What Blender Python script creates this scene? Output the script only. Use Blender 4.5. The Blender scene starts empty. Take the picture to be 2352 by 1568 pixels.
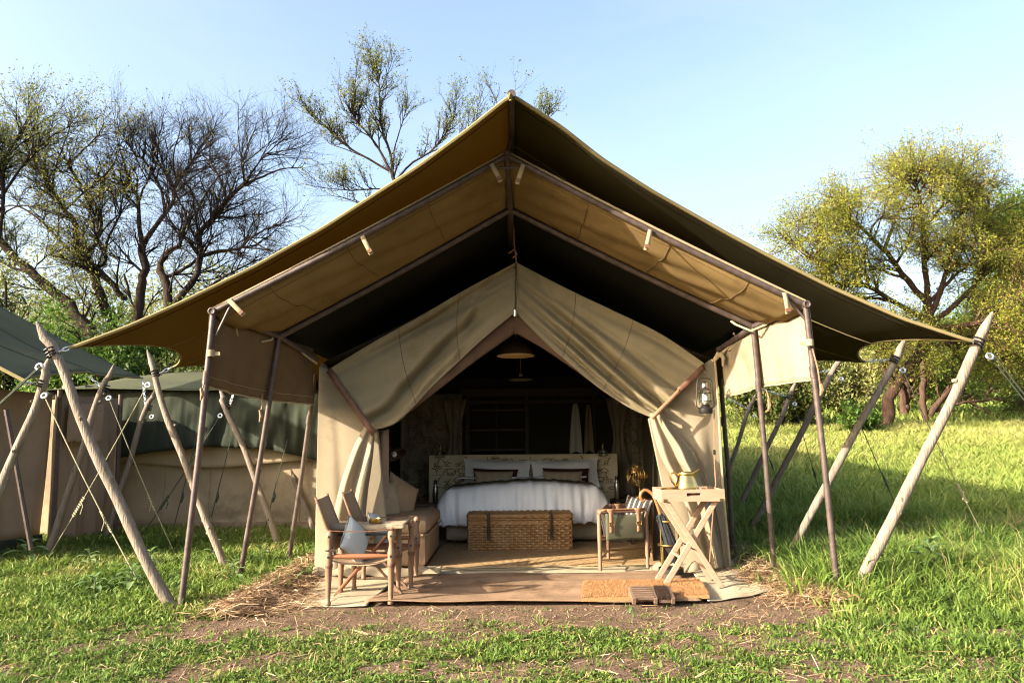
import bpy, math, random
import numpy as np
from mathutils import Vector, Matrix, Euler

# ------------------------------------------------------------------ camera, sky, sun, exposure
random.seed(7); rng = np.random.default_rng(11)
sc = bpy.context.scene
FPX, CX, CY, PITCH, ROLL, CAMH = 1660.0, 1176.0, 784.0, math.radians(7.9), math.radians(0.55), 1.30
_f = Vector((0, math.cos(PITCH), math.sin(PITCH))); _r0 = Vector((1, 0, 0)); _u0 = Vector((0, -math.sin(PITCH), math.cos(PITCH)))
_r = _r0 * math.cos(ROLL) - _u0 * math.sin(ROLL); _u = _u0 * math.cos(ROLL) + _r0 * math.sin(ROLL)
cam_d = bpy.data.cameras.new('camera'); cam = bpy.data.objects.new('camera', cam_d); sc.collection.objects.link(cam)
cam_d.sensor_width = 36; cam_d.sensor_fit = 'HORIZONTAL'; cam_d.lens = 36 * FPX / 2352.0; cam_d.clip_end = 900; cam_d.clip_start = 0.05
M = Matrix((( _r.x, _u.x, -_f.x, 0), (_r.y, _u.y, -_f.y, 0), (_r.z, _u.z, -_f.z, CAMH), (0, 0, 0, 1)))
cam.matrix_world = M
sc.camera = cam

SUN_AZ, SUN_EL = math.radians(26), math.radians(22.5)      # light travels towards +X, turned this far into the picture
sun_to = Vector((-math.cos(SUN_AZ) * math.cos(SUN_EL), -math.sin(SUN_AZ) * math.cos(SUN_EL), math.sin(SUN_EL)))
w = bpy.data.worlds.new('World'); sc.world = w; w.use_nodes = True
nt = w.node_tree; nt.nodes.clear()
sky = nt.nodes.new('ShaderNodeTexSky'); sky.sky_type = 'NISHITA'; sky.sun_disc = False
sky.sun_elevation = SUN_EL; sky.sun_rotation = math.atan2(sun_to.x, sun_to.y)
sky.air_density = 1.0; sky.dust_density = 6.0; sky.ozone_density = 0.5; sky.altitude = 300
bg = nt.nodes.new('ShaderNodeBackground'); bg.inputs['Strength'].default_value = 0.13
wo = nt.nodes.new('ShaderNodeOutputWorld')
# faint, even veil of thin cirrus all over the sky
wtc = nt.nodes.new('ShaderNodeTexCoord'); wmp = nt.nodes.new('ShaderNodeMapping'); wmp.inputs['Scale'].default_value = (1.2, 2.2, 5.0); wmp.inputs['Rotation'].default_value = (0.1, 0.25, 0.5)
wno = nt.nodes.new('ShaderNodeTexNoise'); wno.inputs['Scale'].default_value = 1.6; wno.inputs['Detail'].default_value = 6.0; wno.inputs['Roughness'].default_value = 0.62; wno.inputs['Distortion'].default_value = 0.6
wmr = nt.nodes.new('ShaderNodeMapRange'); wmr.inputs['From Min'].default_value = 0.42; wmr.inputs['From Max'].default_value = 0.72; wmr.inputs['To Max'].default_value = 0.22
wmx = nt.nodes.new('ShaderNodeMix'); wmx.data_type = 'RGBA'; wmx.inputs[7].default_value = (1.9, 2.0, 2.1, 1)
nt.links.new(wtc.outputs['Generated'], wmp.inputs[0]); nt.links.new(wmp.outputs[0], wno.inputs['Vector']); nt.links.new(wno.outputs[0], wmr.inputs['Value']); nt.links.new(wmr.outputs[0], wmx.inputs[0]); nt.links.new(sky.outputs[0], wmx.inputs[6])
nt.links.new(wmx.outputs[2], bg.inputs[0]); nt.links.new(bg.outputs[0], wo.inputs[0])
sl = bpy.data.lights.new('sun', 'SUN'); sl.energy = 4.7; sl.angle = math.radians(0.5); sl.color = (1.0, 0.88, 0.72)
so = bpy.data.objects.new('sun', sl); sc.collection.objects.link(so); so.location = (-20, -15, 20)
so.rotation_euler = (-sun_to).to_track_quat('-Z', 'Y').to_euler()
vs = sc.view_settings; vs.view_transform = 'Standard'; vs.look = 'None'; vs.exposure = 2.0; vs.gamma = 1.0; vs.use_curve_mapping = False
sc.render.engine = 'CYCLES'
sc.cycles.use_denoising = True; sc.cycles.filter_width = 1.15
sc.cycles.max_bounces = 7; sc.cycles.diffuse_bounces = 4; sc.cycles.transparent_max_bounces = 8; sc.cycles.transmission_bounces = 6
sc.cycles.sample_clamp_indirect = 6.0; sc.cycles.caustics_reflective = False; sc.cycles.caustics_refractive = False

# ------------------------------------------------------------------ helpers
def ray(px, py): return _f * FPX + _r * (px - CX) + _u * (CY - py)
def at(px, py, Y):
    d = ray(px, py); return Vector((0, 0, CAMH)) + d * (Y / d.y)
def gnd(px, py, z=0.0):
    d = ray(px, py); return Vector((0, 0, CAMH)) + d * ((z - CAMH) / d.z)
def sstep(a, b, x):
    t = np.clip((np.asarray(x, float) - a) / (b - a), 0, 1); return t * t * (3 - 2 * t)
def lerp(a, b, t): return a + (b - a) * t

_perm = np.random.default_rng(3).random((256, 256))
def vnoise(x, y):
    x = np.asarray(x, float); y = np.asarray(y, float)
    xi = np.floor(x).astype(int); yi = np.floor(y).astype(int); fx = x - xi; fy = y - yi
    fx = fx * fx * (3 - 2 * fx); fy = fy * fy * (3 - 2 * fy)
    g = lambda a, b: _perm[a & 255, b & 255]
    return (g(xi, yi) * (1 - fx) + g(xi + 1, yi) * fx) * (1 - fy) + (g(xi, yi + 1) * (1 - fx) + g(xi + 1, yi + 1) * fx) * fy
def fbm(x, y, o=4):
    s = 0; a = 0.5
    for i in range(o): s = s + a * vnoise(np.asarray(x) * 2 ** i + 17 * i, np.asarray(y) * 2 ** i + 5 * i); a *= 0.5
    return s / (1 - 0.5 ** o)

C = bpy.context.scene.collection
def link(o): C.objects.link(o); return o
def tag(o, label=None, cat=None, group=None, kind=None):
    if label: o['label'] = label
    if cat: o['category'] = cat
    if group: o['group'] = group
    if kind: o['kind'] = kind
    return o
def thing(name, label, cat, loc=(0, 0, 0), rz=0.0, group=None):
    o = bpy.data.objects.new(name, None); link(o); o.location = loc; o.rotation_euler = (0, 0, rz); o.empty_display_size = 0.1
    return tag(o, label, cat, group)

class MB:
    def __init__(s, m=None): s.V = []; s.F = []; s.m = m or Matrix()
    def add(s, V, F):
        k = len(s.V); s.V += [tuple(s.m @ Vector(v)) for v in V]; s.F += [tuple(i + k for i in f) for f in F]; return s
    def box(s, c, d, rot=None, taper=1.0):
        R = Euler(rot).to_matrix() if rot else Matrix.Identity(3); V = []
        for z in (-.5, .5):
            t = taper if z > 0 else 1
            for (x, y) in ((-.5, -.5), (.5, -.5), (.5, .5), (-.5, .5)):
                V.append(Vector(c) + R @ Vector((x * d[0] * t, y * d[1] * t, z * d[2])))
        return s.add(V, [(0, 3, 2, 1), (4, 5, 6, 7), (0, 1, 5, 4), (1, 2, 6, 5), (2, 3, 7, 6), (3, 0, 4, 7)])
    def bar(s, a, b, wd, th, up=(0, 0, 1)):
        a = Vector(a); b = Vector(b); d = (b - a).normalized(); up = Vector(up)
        x = d.cross(up)
        if x.length < 1e-4: x = d.cross(Vector((1, 0, 0)))
        x.normalize(); y = x.cross(d).normalized(); V = []
        for p in (a, b):
            for (i, j) in ((-.5, -.5), (.5, -.5), (.5, .5), (-.5, .5)): V.append(p + x * wd * i + y * th * j)
        return s.add(V, [(0, 3, 2, 1), (4, 5, 6, 7), (0, 1, 5, 4), (1, 2, 6, 5), (2, 3, 7, 6), (3, 0, 4, 7)])
    def tube(s, pts, r, n=8, cap=True, flat=1.0):
        P = [Vector(p) for p in pts]; k = len(P)
        R = list(r) if hasattr(r, '__len__') else [r] * k
        V = []; F = []; nrm = None
        for i in range(k):
            t = (P[min(i + 1, k - 1)] - P[max(i - 1, 0)]).normalized()
            if nrm is None:
                nrm = t.cross(Vector((0, 0, 1)))
                if nrm.length < 0.2: nrm = t.cross(Vector((0, 1, 0)))
                nrm.normalize()
            else:
                nrm = (nrm - t * nrm.dot(t)).normalized()
            b = t.cross(nrm)
            for j in range(n):
                a = 2 * math.pi * j / n; V.append(P[i] + (nrm * math.cos(a) + b * math.sin(a) * flat) * R[i])
        for i in range(k - 1):
            for j in range(n):
                F.append((i * n + j, i * n + (j + 1) % n, (i + 1) * n + (j + 1) % n, (i + 1) * n + j))
        if cap: F.append(tuple(range(n - 1, -1, -1))); F.append(tuple((k - 1) * n + j for j in range(n)))
        return s.add(V, F)
    def lathe(s, prof, c=(0, 0, 0), n=18, cap=True, sx=1.0, sy=1.0):
        V = []; F = []; k = len(prof)
        for (r, z) in prof:
            for j in range(n):
                a = 2 * math.pi * j / n; V.append((c[0] + r * sx * math.cos(a), c[1] + r * sy * math.sin(a), c[2] + z))
        for i in range(k - 1):
            for j in range(n):
                F.append((i * n + j, i * n + (j + 1) % n, (i + 1) * n + (j + 1) % n, (i + 1) * n + j))
        if cap: F.append(tuple(range(n - 1, -1, -1))); F.append(tuple((k - 1) * n + j for j in range(n)))
        return s.add(V, F)
    def grid(s, fn, nu, nv, closeu=False):
        V = []; F = []
        for i in range(nu + 1):
            for j in range(nv + 1): V.append(fn(i / nu, j / nv))
        for i in range(nu):
            for j in range(nv):
                a = i * (nv + 1) + j; F.append((a, a + nv + 1, a + nv + 2, a + 1))
        return s.add(V, F)
    def torus(s, c, R, r, n=20, m=6, rot=None):
        Q = Euler(rot).to_matrix() if rot else Matrix.Identity(3)
        return s.tube([Vector(c) + Q @ Vector((R * math.cos(2 * math.pi * i / n), R * math.sin(2 * math.pi * i / n), 0)) for i in range(n + 1)], r, m, False)

def obj(name, mb, m, parent=None, smooth=40, thick=0.0, bevel=0.0, world=True, subd=0, off=0.0):
    """one mesh object; when a parent Empty is given and world is set, vertices are world positions"""
    me = bpy.data.meshes.new(name)
    if parent is not None and world:
        root = parent; L = Vector()
        inv = gworld(parent).inverted()
        V = [inv @ Vector(v) for v in mb.V]
    else: V = mb.V
    me.from_pydata([tuple(v) for v in V], [], mb.F); me.update()
    if smooth:
        me.shade_smooth()
        if smooth < 180: me.set_sharp_from_angle(angle=math.radians(smooth))
    me.materials.append(m)
    o = bpy.data.objects.new(name, me); link(o)
    if parent is not None: o.parent = parent
    if subd:
        d = o.modifiers.new('smooth', 'SUBSURF'); d.levels = subd; d.render_levels = subd
    if thick:
        d = o.modifiers.new('thickness', 'SOLIDIFY'); d.thickness = thick; d.offset = off
    if bevel:
        d = o.modifiers.new('edge', 'BEVEL'); d.width = bevel; d.segments = 2; d.limit_method = 'ANGLE'; d.angle_limit = math.radians(40)
    return o
def gworld(o):
    m = Matrix.Translation(o.location) @ o.rotation_euler.to_matrix().to_4x4()
    return (gworld(o.parent) @ m) if o.parent else m

def npmesh(name, V, faces, m, parent=None, rnd=None, smooth=False):
    """faces: list of (k, n) int arrays"""
    me = bpy.data.meshes.new(name)
    if parent is not None: V = V - np.array(gworld(parent).translation)
    me.vertices.add(len(V)); me.vertices.foreach_set('co', np.ascontiguousarray(V, dtype=np.float32).ravel())
    nl = sum(f.size for f in faces); npoly = sum(len(f) for f in faces)
    me.loops.add(nl); me.loops.foreach_set('vertex_index', np.concatenate([f.ravel() for f in faces]).astype(np.int32))
    me.polygons.add(npoly)
    tot = np.concatenate([np.full(len(f), f.shape[1]) for f in faces]); st = np.concatenate([[0], np.cumsum(tot)[:-1]])
    me.polygons.foreach_set('loop_start', st.astype(np.int32))
    me.update(calc_edges=True); me.validate()
    if smooth: me.shade_smooth()
    if rnd is not None:
        a = me.attributes.new('rnd', 'FLOAT', 'POINT'); a.data.foreach_set('value', rnd.astype(np.float32))
    me.materials.append(m)
    o = bpy.data.objects.new(name, me); link(o)
    if parent is not None: o.parent = parent
    return o

# ------------------------------------------------------------------ materials
def newmat(name):
    m = bpy.data.materials.new(name); m.use_nodes = True; nt = m.node_tree; nt.nodes.clear()
    out = nt.nodes.new('ShaderNodeOutputMaterial'); b = nt.nodes.new('ShaderNodeBsdfPrincipled'); nt.links.new(b.outputs[0], out.inputs[0])
    return m, nt, b, out
def N(nt, t, **k):
    n = nt.nodes.new(t)
    for a, v in k.items():
        if a in n.inputs: n.inputs[a].default_value = v
        else: setattr(n, a, v)
    return n
def mixc(nt, f, a, b, mode='MIX'):
    n = nt.nodes.new('ShaderNodeMix'); n.data_type = 'RGBA'; n.blend_type = mode
    for i, v in ((0, f), (6, a), (7, b)):
        if hasattr(v, 'links'): nt.links.new(v, n.inputs[i])
        else: n.inputs[i].default_value = v if i == 0 else (*v, 1) if len(v) == 3 else v
    return n.outputs[2]
def ramp(nt, src, stops):
    n = nt.nodes.new('ShaderNodeValToRGB'); e = n.color_ramp.elements
    while len(e) < len(stops): e.new(0.5)
    for i, (p, c) in enumerate(stops): e[i].position = p; e[i].color = (*c, 1) if len(c) == 3 else c
    nt.links.new(src, n.inputs[0]); return n.outputs[0]
def mat(name, col, rough=0.8, metal=0.0, vary=0.2, vscale=3.0, col2=None, stretch=None, bump=0.0, bscale=60.0, trans=0.0, tcol=None, weave=0.0, spec=0.3, coat=0.0, wscale=260.0, stain=None):
    m, nt, b, out = newmat(name)
    tc = N(nt, 'ShaderNodeTexCoord'); mp = N(nt, 'ShaderNodeMapping'); nt.links.new(tc.outputs['Object'], mp.inputs[0])
    if stretch: mp.inputs['Scale'].default_value = stretch
    n1 = N(nt, 'ShaderNodeTexNoise', Scale=vscale, Detail=5.0, Roughness=0.6); nt.links.new(mp.outputs[0], n1.inputs['Vector'])
    c2 = col2 or tuple(x * (1 - vary) for x in col); c1 = col if col2 else tuple(min(1, x * (1 + vary * .6)) for x in col)
    cc = ramp(nt, n1.outputs[0], [(0.33, c2), (0.67, c1)])
    if stain:
        n3 = N(nt, 'ShaderNodeTexNoise', Scale=stain[1], Detail=6.0, Roughness=0.7); nt.links.new(tc.outputs['Object'], n3.inputs['Vector'])
        f = ramp(nt, n3.outputs[0], [(stain[2], (0, 0, 0)), (stain[2] + .15, (1, 1, 1))])
        cc = mixc(nt, f, cc, stain[0])
    nt.links.new(cc, b.inputs['Base Color'])
    b.inputs['Roughness'].default_value = rough; b.inputs['Metallic'].default_value = metal; b.inputs['Specular IOR Level'].default_value = spec
    b.inputs['Coat Weight'].default_value = coat
    last = None
    if bump:
        n2 = N(nt, 'ShaderNodeTexNoise', Scale=bscale, Detail=4.0); nt.links.new(mp.outputs[0], n2.inputs['Vector'])
        bp = N(nt, 'ShaderNodeBump', Strength=bump, Distance=0.01); nt.links.new(n2.outputs[0], bp.inputs['Height']); last = bp
    if weave:
        wv = []
        for d in ('X', 'Z'):
            wn = N(nt, 'ShaderNodeTexWave', Scale=wscale); wn.bands_direction = d; nt.links.new(tc.outputs['Object'], wn.inputs['Vector']); wv.append(wn)
        mx = N(nt, 'ShaderNodeMath', operation='ADD'); nt.links.new(wv[0].outputs[1], mx.inputs[0]); nt.links.new(wv[1].outputs[1], mx.inputs[1])
        bp = N(nt, 'ShaderNodeBump', Strength=weave, Distance=0.002); nt.links.new(mx.outputs[0], bp.inputs['Height'])
        if last: nt.links.new(last.outputs[0], bp.inputs['Normal'])
        last = bp
    if last: nt.links.new(last.outputs[0], b.inputs['Normal'])
    if trans:
        t = N(nt, 'ShaderNodeBsdfTranslucent')
        if tcol: t.inputs[0].default_value = (*tcol, 1)
        else: nt.links.new(cc, t.inputs[0])
        ms = N(nt, 'ShaderNodeMixShader'); ms.inputs[0].default_value = trans
        nt.links.new(b.outputs[0], ms.inputs[1]); nt.links.new(t.outputs[0], ms.inputs[2]); nt.links.new(ms.outputs[0], out.inputs[0])
    return m
def leafmat(name, stops, trans=0.4, rough=0.6):
    m, nt, b, out = newmat(name)
    a = N(nt, 'ShaderNodeAttribute'); a.attribute_name = 'rnd'
    cc = ramp(nt, a.outputs['Fac'], stops); nt.links.new(cc, b.inputs['Base Color']); b.inputs['Roughness'].default_value = rough; b.inputs['Specular IOR Level'].default_value = 0.25
    t = N(nt, 'ShaderNodeBsdfTranslucent'); nt.links.new(cc, t.inputs[0])
    ms = N(nt, 'ShaderNodeMixShader'); ms.inputs[0].default_value = trans
    nt.links.new(b.outputs[0], ms.inputs[1]); nt.links.new(t.outputs[0], ms.inputs[2]); nt.links.new(ms.outputs[0], out.inputs[0])
    return m
def glassmat(name, col=(0.95, 0.97, 0.95), rough=0.02):
    m, nt, b, out = newmat(name)
    g = N(nt, 'ShaderNodeBsdfGlossy'); g.inputs['Roughness'].default_value = rough; t = N(nt, 'ShaderNodeBsdfTransparent'); t.inputs[0].default_value = (*col, 1)
    lw = N(nt, 'ShaderNodeLayerWeight'); lw.inputs[0].default_value = .35; ms = N(nt, 'ShaderNodeMixShader'); nt.links.new(lw.outputs['Facing'], ms.inputs[0])
    nt.links.new(t.outputs[0], ms.inputs[1]); nt.links.new(g.outputs[0], ms.inputs[2]); nt.links.new(ms.outputs[0], out.inputs[0])
    return m

K = {}
K['canvas'] = mat('tan_canvas', (0.25, 0.21, 0.13), 0.92, vary=0.14, vscale=2.2, weave=0.25, bump=0.25, bscale=9, trans=0.10, spec=0.1, stain=((0.185, 0.148, 0.082), 1.6, 0.54))
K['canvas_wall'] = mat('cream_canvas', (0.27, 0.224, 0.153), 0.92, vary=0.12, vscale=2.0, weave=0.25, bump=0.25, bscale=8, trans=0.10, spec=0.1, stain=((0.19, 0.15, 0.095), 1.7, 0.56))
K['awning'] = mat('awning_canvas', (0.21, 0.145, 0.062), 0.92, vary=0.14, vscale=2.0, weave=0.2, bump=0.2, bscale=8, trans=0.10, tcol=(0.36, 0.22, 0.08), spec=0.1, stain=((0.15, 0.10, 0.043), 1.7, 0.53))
K['valance'] = mat('shade_toned_valance_canvas', (0.135, 0.088, 0.045), 0.92, vary=0.2, vscale=2.4, weave=0.2, bump=0.2, bscale=8, trans=0.05, tcol=(0.3, 0.16, 0.06), spec=0.1, stain=((0.085, 0.055, 0.03), 1.6, 0.56))  # left valance cloth, shade of its inner face put into the brown
K['dark_roof'] = mat('dark_green_canvas', (0.012, 0.012, 0.009), 0.9, vary=0.25, vscale=2, weave=0.2, spec=0.1)  # dark green cloth, taken near black to carry the deep roof shade
K['fly'] = mat('olive_flysheet', (0.036, 0.031, 0.015), 0.9, vary=0.16, vscale=1.6, weave=0.2, bump=0.2, bscale=5, trans=0.26, tcol=(0.26, 0.17, 0.042), spec=0.12, stain=((0.026, 0.023, 0.012), 1.4, 0.52))
K['fly_hem'] = mat('flysheet_hem', (0.20, 0.165, 0.08), 0.9, vary=0.12, trans=0.12, spec=0.1)
K['trim'] = mat('brown_canvas_trim', (0.115, 0.072, 0.048), 0.9, vary=0.15, vscale=5, weave=0.2, trans=0.05, spec=0.1)
K['green'] = mat('grey_green_canvas', (0.062, 0.068, 0.038), 0.9, vary=0.16, vscale=1.4, weave=0.2, bump=0.2, bscale=6, trans=0.05, spec=0.12, stain=((0.045, 0.048, 0.034), 0.9, 0.55))
K['green_dark'] = mat('deep_green_canvas', (0.032, 0.038, 0.026), 0.9, vary=0.22, vscale=2.4, weave=0.2, bump=0.25, bscale=8, trans=0.05, spec=0.12)
K['wall_dull'] = mat('weathered_canvas_wall', (0.34, 0.27, 0.175), 0.93, vary=0.2, vscale=1.6, weave=0.2, bump=0.3, bscale=6, spec=0.1, stain=((0.20, 0.16, 0.11), 1.1, 0.52))
K['wall_pink'] = mat('pinkish_canvas_wall', (0.29, 0.215, 0.15), 0.93, vary=0.15, vscale=1.6, weave=0.2, spec=0.1)
K['mud'] = mat('mud_splashed_canvas', (0.25, 0.185, 0.115), 0.95, vary=0.3, vscale=5, stain=((0.13, 0.088, 0.055), 4, 0.48))
K['steel'] = mat('painted_steel_tube', (0.095, 0.07, 0.062), 0.5, 0.2, vary=0.4, vscale=14, col2=(0.05, 0.036, 0.03), spec=0.4, stain=((0.14, 0.085, 0.06), 9, 0.60))
K['strap_cloth'] = mat('cream_webbing', (0.31, 0.25, 0.15), 0.9, vary=0.15, vscale=20)
K['leather'] = mat('brown_leather', (0.14, 0.068, 0.04), 0.55, vary=0.35, vscale=14, bump=0.3, bscale=90)
K['leather_light'] = mat('tan_leather', (0.25, 0.135, 0.075), 0.55, vary=0.25, vscale=14, bump=0.3, bscale=90)
K['leather_dark'] = mat('dark_leather', (0.035, 0.02, 0.014), 0.5, vary=0.3, vscale=14)
K['pole'] = mat('weathered_pole_wood', (0.245, 0.205, 0.16), 0.85, vary=0.3, vscale=5, stretch=(6, 6, 0.7), col2=(0.125, 0.098, 0.075), bump=1.0, bscale=14, stain=((0.12, 0.088, 0.062), 7, 0.62))
K['pole_grey'] = mat('grey_pole_wood', (0.19, 0.16, 0.125), 0.88, vary=0.3, vscale=5, stretch=(6, 6, 0.7), col2=(0.14, 0.105, 0.078), bump=0.8, bscale=14, stain=((0.08, 0.062, 0.047), 6, 0.60))
K['rope'] = mat('pale_rope', (0.24, 0.225, 0.145), 0.9, vary=0.4, vscale=60)
K['rope_dark'] = mat('dark_green_rope', (0.05, 0.06, 0.045), 0.9, vary=0.4, vscale=60)
K['galv'] = mat('galvanised_metal', (0.55, 0.56, 0.56), 0.35, 0.9, vary=0.1)
K['iron'] = mat('black_iron', (0.03, 0.028, 0.026), 0.5, 0.6, vary=0.3)
K['brass'] = mat('brass', (0.62, 0.42, 0.15), 0.26, 1.0, vary=0.2, vscale=9)
K['brass_dark'] = mat('aged_brass', (0.36, 0.25, 0.09), 0.35, 1.0, vary=0.25, vscale=9)
K['chair_wood'] = mat('oiled_chair_wood', (0.23, 0.145, 0.092), 0.5, vary=0.25, vscale=6, stretch=(5, 5, 1), col2=(0.17, 0.09, 0.05), bump=0.15)
K['chair_wood_red'] = mat('reddish_rail_wood', (0.22, 0.095, 0.048), 0.45, vary=0.25, vscale=6, stretch=(1, 5, 5), col2=(0.19, 0.075, 0.035))
K['chair_canvas'] = mat('chair_canvas', (0.36, 0.245, 0.15), 0.9, vary=0.12, weave=0.25, trans=0.05)
K['table_wood'] = mat('pale_pine', (0.32, 0.212, 0.145), 0.6, vary=0.1, vscale=5, stretch=(1, 4, 7), col2=(0.265, 0.17, 0.112), bump=0.1)
K['teak'] = mat('teak_frame', (0.22, 0.13, 0.082), 0.5, vary=0.2, vscale=6, stretch=(5, 5, 1))
K['dark_wood'] = mat('dark_wood', (0.045, 0.028, 0.018), 0.5, vary=0.3, vscale=6, stretch=(1, 5, 5))
K['olive_canvas'] = mat('olive_chair_canvas', (0.075, 0.075, 0.045), 0.9, vary=0.12, weave=0.25)
K['white'] = mat('white_linen', (0.84, 0.83, 0.81), 0.9, vary=0.04, vscale=5, weave=0.1, bump=0.25, bscale=14, spec=0.1)
K['cushion_white'] = mat('pale_blue_white_cushion', (0.42, 0.44, 0.42), 0.9, vary=0.06, weave=0.3)
K['blanket'] = mat('olive_throw', (0.105, 0.085, 0.04), 0.9, vary=0.2, vscale=9, weave=0.3)
K['brown_cushion'] = mat('dark_brown_cushion_cloth', (0.055, 0.018, 0.011), 0.85, vary=0.2, vscale=8, weave=0.2)
K['linen'] = mat('beige_linen', (0.40, 0.31, 0.20), 0.93, vary=0.12, vscale=9, weave=0.5, wscale=150, bump=0.3, bscale=40, spec=0.1)
K['upholstery'] = mat('brown_beige_upholstery', (0.33, 0.225, 0.135), 0.93, vary=0.14, vscale=6, weave=0.4, wscale=160, bump=0.3, bscale=10, spec=0.1)
K['amber'] = mat('amber_brown_cushion', (0.26, 0.13, 0.045), 0.9, vary=0.2, vscale=8, weave=0.3)
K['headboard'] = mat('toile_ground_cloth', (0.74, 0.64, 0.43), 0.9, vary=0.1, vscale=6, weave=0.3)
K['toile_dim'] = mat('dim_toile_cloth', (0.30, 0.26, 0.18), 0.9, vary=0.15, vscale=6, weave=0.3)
K['table_canvas'] = mat('pale_table_canvas', (0.29, 0.23, 0.155), 0.9, vary=0.12, weave=0.25)
K['print'] = mat('toile_print', (0.17, 0.125, 0.075), 0.9, vary=0.3, vscale=12)
K['wicker'] = mat('wicker', (0.29, 0.18, 0.082), 0.6, vary=0.3, vscale=7, col2=(0.23, 0.115, 0.036), spec=0.35)
K['wicker_gap'] = mat('weave_gap_shade', (0.03, 0.014, 0.006), 0.8, vary=0.3)  # near-black tone standing in for shade in the gaps of the weave
K['steel_flask'] = mat('brushed_steel', (0.42, 0.40, 0.38), 0.3, 1.0, vary=0.08)
K['glass'] = glassmat('clear_glass')
K['frost'] = mat('white_globe', (0.75, 0.75, 0.72), 0.4, vary=0.05)
K['shade_dark'] = mat('dark_lamp_shade', (0.06, 0.038, 0.026), 0.6, vary=0.2)
K['shade_cream'] = mat('cream_shade_lining', (0.62, 0.46, 0.26), 0.8, vary=0.06)
K['black_cloth'] = mat('black_umbrella_cloth', (0.018, 0.02, 0.024), 0.55, vary=0.3, vscale=12, bump=0.3, bscale=30)
K['cane'] = mat('cane_handle', (0.27, 0.115, 0.04), 0.35, vary=0.25, vscale=18, coat=0.4)
K['burlap'] = mat('brown_jute_mat', (0.225, 0.15, 0.096), 0.95, vary=0.16, vscale=5, weave=0.7, wscale=70, bump=0.6, bscale=110, spec=0.05, stain=((0.105, 0.066, 0.04), 2.4, 0.52))
K['sisal'] = mat('sisal_rug', (0.34, 0.225, 0.115), 0.95, vary=0.3, vscale=30, weave=1.0, wscale=26, bump=0.9, bscale=70, spec=0.05)
K['canvas_mat'] = mat('grey_canvas_mat', (0.335, 0.285, 0.195), 0.9, vary=0.14, vscale=2.6, weave=0.2, bump=0.2, bscale=10, spec=0.1, stain=((0.22, 0.175, 0.12), 2.6, 0.56))
K['coir'] = mat('orange_coir', (0.37, 0.205, 0.095), 0.97, vary=0.25, vscale=70, bump=1.0, bscale=260, spec=0.03)
K['bristle'] = mat('brown_bristle', (0.05, 0.03, 0.02), 0.95, vary=0.4, vscale=90)
K['brush_wood'] = mat('worn_brush_wood', (0.13, 0.085, 0.058), 0.8, vary=0.35, vscale=10, stretch=(1, 6, 6))
K['black_white'] = None
K['towel'] = mat('white_towel', (0.62, 0.61, 0.56), 0.95, vary=0.05, bump=0.5, bscale=150)
K['towel_tan'] = mat('tan_towel', (0.36, 0.29, 0.18), 0.95, vary=0.08, bump=0.5, bscale=150)
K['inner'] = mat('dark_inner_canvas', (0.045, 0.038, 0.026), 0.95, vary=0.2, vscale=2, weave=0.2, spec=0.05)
K['bark'] = mat('acacia_bark', (0.05, 0.035, 0.026), 0.95, vary=0.4, vscale=6, stretch=(3, 3, 0.6), col2=(0.022, 0.015, 0.012), bump=1.0, bscale=12, spec=0.1)
K['bark_red'] = mat('reddish_bark', (0.10, 0.06, 0.042), 0.95, vary=0.4, vscale=6, stretch=(3, 3, 0.6), col2=(0.045, 0.027, 0.02), bump=1.0, bscale=10, spec=0.1)
K['twig'] = mat('twig_bark', (0.02, 0.015, 0.012), 0.95, vary=0.3, vscale=4, spec=0.1)
def stripes(name, a, b, scale, axis='X', rough=0.9, lo=.42):
    m, nt, bs, out = newmat(name); tc = N(nt, 'ShaderNodeTexCoord'); wv = N(nt, 'ShaderNodeTexWave', Scale=scale); wv.bands_direction = axis
    nt.links.new(tc.outputs['Object'], wv.inputs['Vector'])
    nt.links.new(ramp(nt, wv.outputs['Fac'], [(lo, a), (lo + .14, b)]), bs.inputs['Base Color']); bs.inputs['Roughness'].default_value = rough
    return m
K['stripe_bw'] = stripes('black_white_stripe', (0.03, 0.026, 0.024), (0.26, 0.24, 0.21), 6.0, lo=.72)
K['stripe_beige'] = stripes('beige_corduroy', (0.27, 0.21, 0.13), (0.43, 0.35, 0.23), 19)
LEAF_OLIVE = leafmat('olive_leaves', [(0.0, (0.055, 0.07, 0.016)), (0.45, (0.15, 0.155, 0.025)), (0.8, (0.25, 0.22, 0.035)), (1.0, (0.25, 0.15, 0.05))], 0.40)
LEAF_MID = leafmat('grey_green_leaves', [(0.0, (0.06, 0.085, 0.02)), (0.45, (0.14, 0.175, 0.035)), (0.8, (0.24, 0.245, 0.05)), (1.0, (0.24, 0.15, 0.06))], 0.42)
LEAF_FRESH = leafmat('fresh_leaves', [(0.0, (0.03, 0.065, 0.012)), (0.6, (0.08, 0.15, 0.02)), (1.0, (0.16, 0.22, 0.03))], 0.42)
LEAF_RIGHT = leafmat('yellow_olive_leaves', [(0.0, (0.085, 0.12, 0.02)), (0.4, (0.20, 0.235, 0.03)), (0.8, (0.35, 0.33, 0.045)), (0.9, (0.34, 0.17, 0.085)), (1.0, (0.44, 0.24, 0.15))], 0.45)
LEAF_DARK = leafmat('dull_green_leaves', [(0.0, (0.035, 0.055, 0.015)), (0.6, (0.085, 0.11, 0.024)), (1.0, (0.16, 0.16, 0.04))], 0.35)
LEAF_PALE = leafmat('hazed_distant_leaves', [(0.0, (0.12, 0.15, 0.05)), (0.6, (0.24, 0.26, 0.085)), (1.0, (0.36, 0.33, 0.13))], 0.4)  # bright distance haze is mixed into this leaf colour
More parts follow.
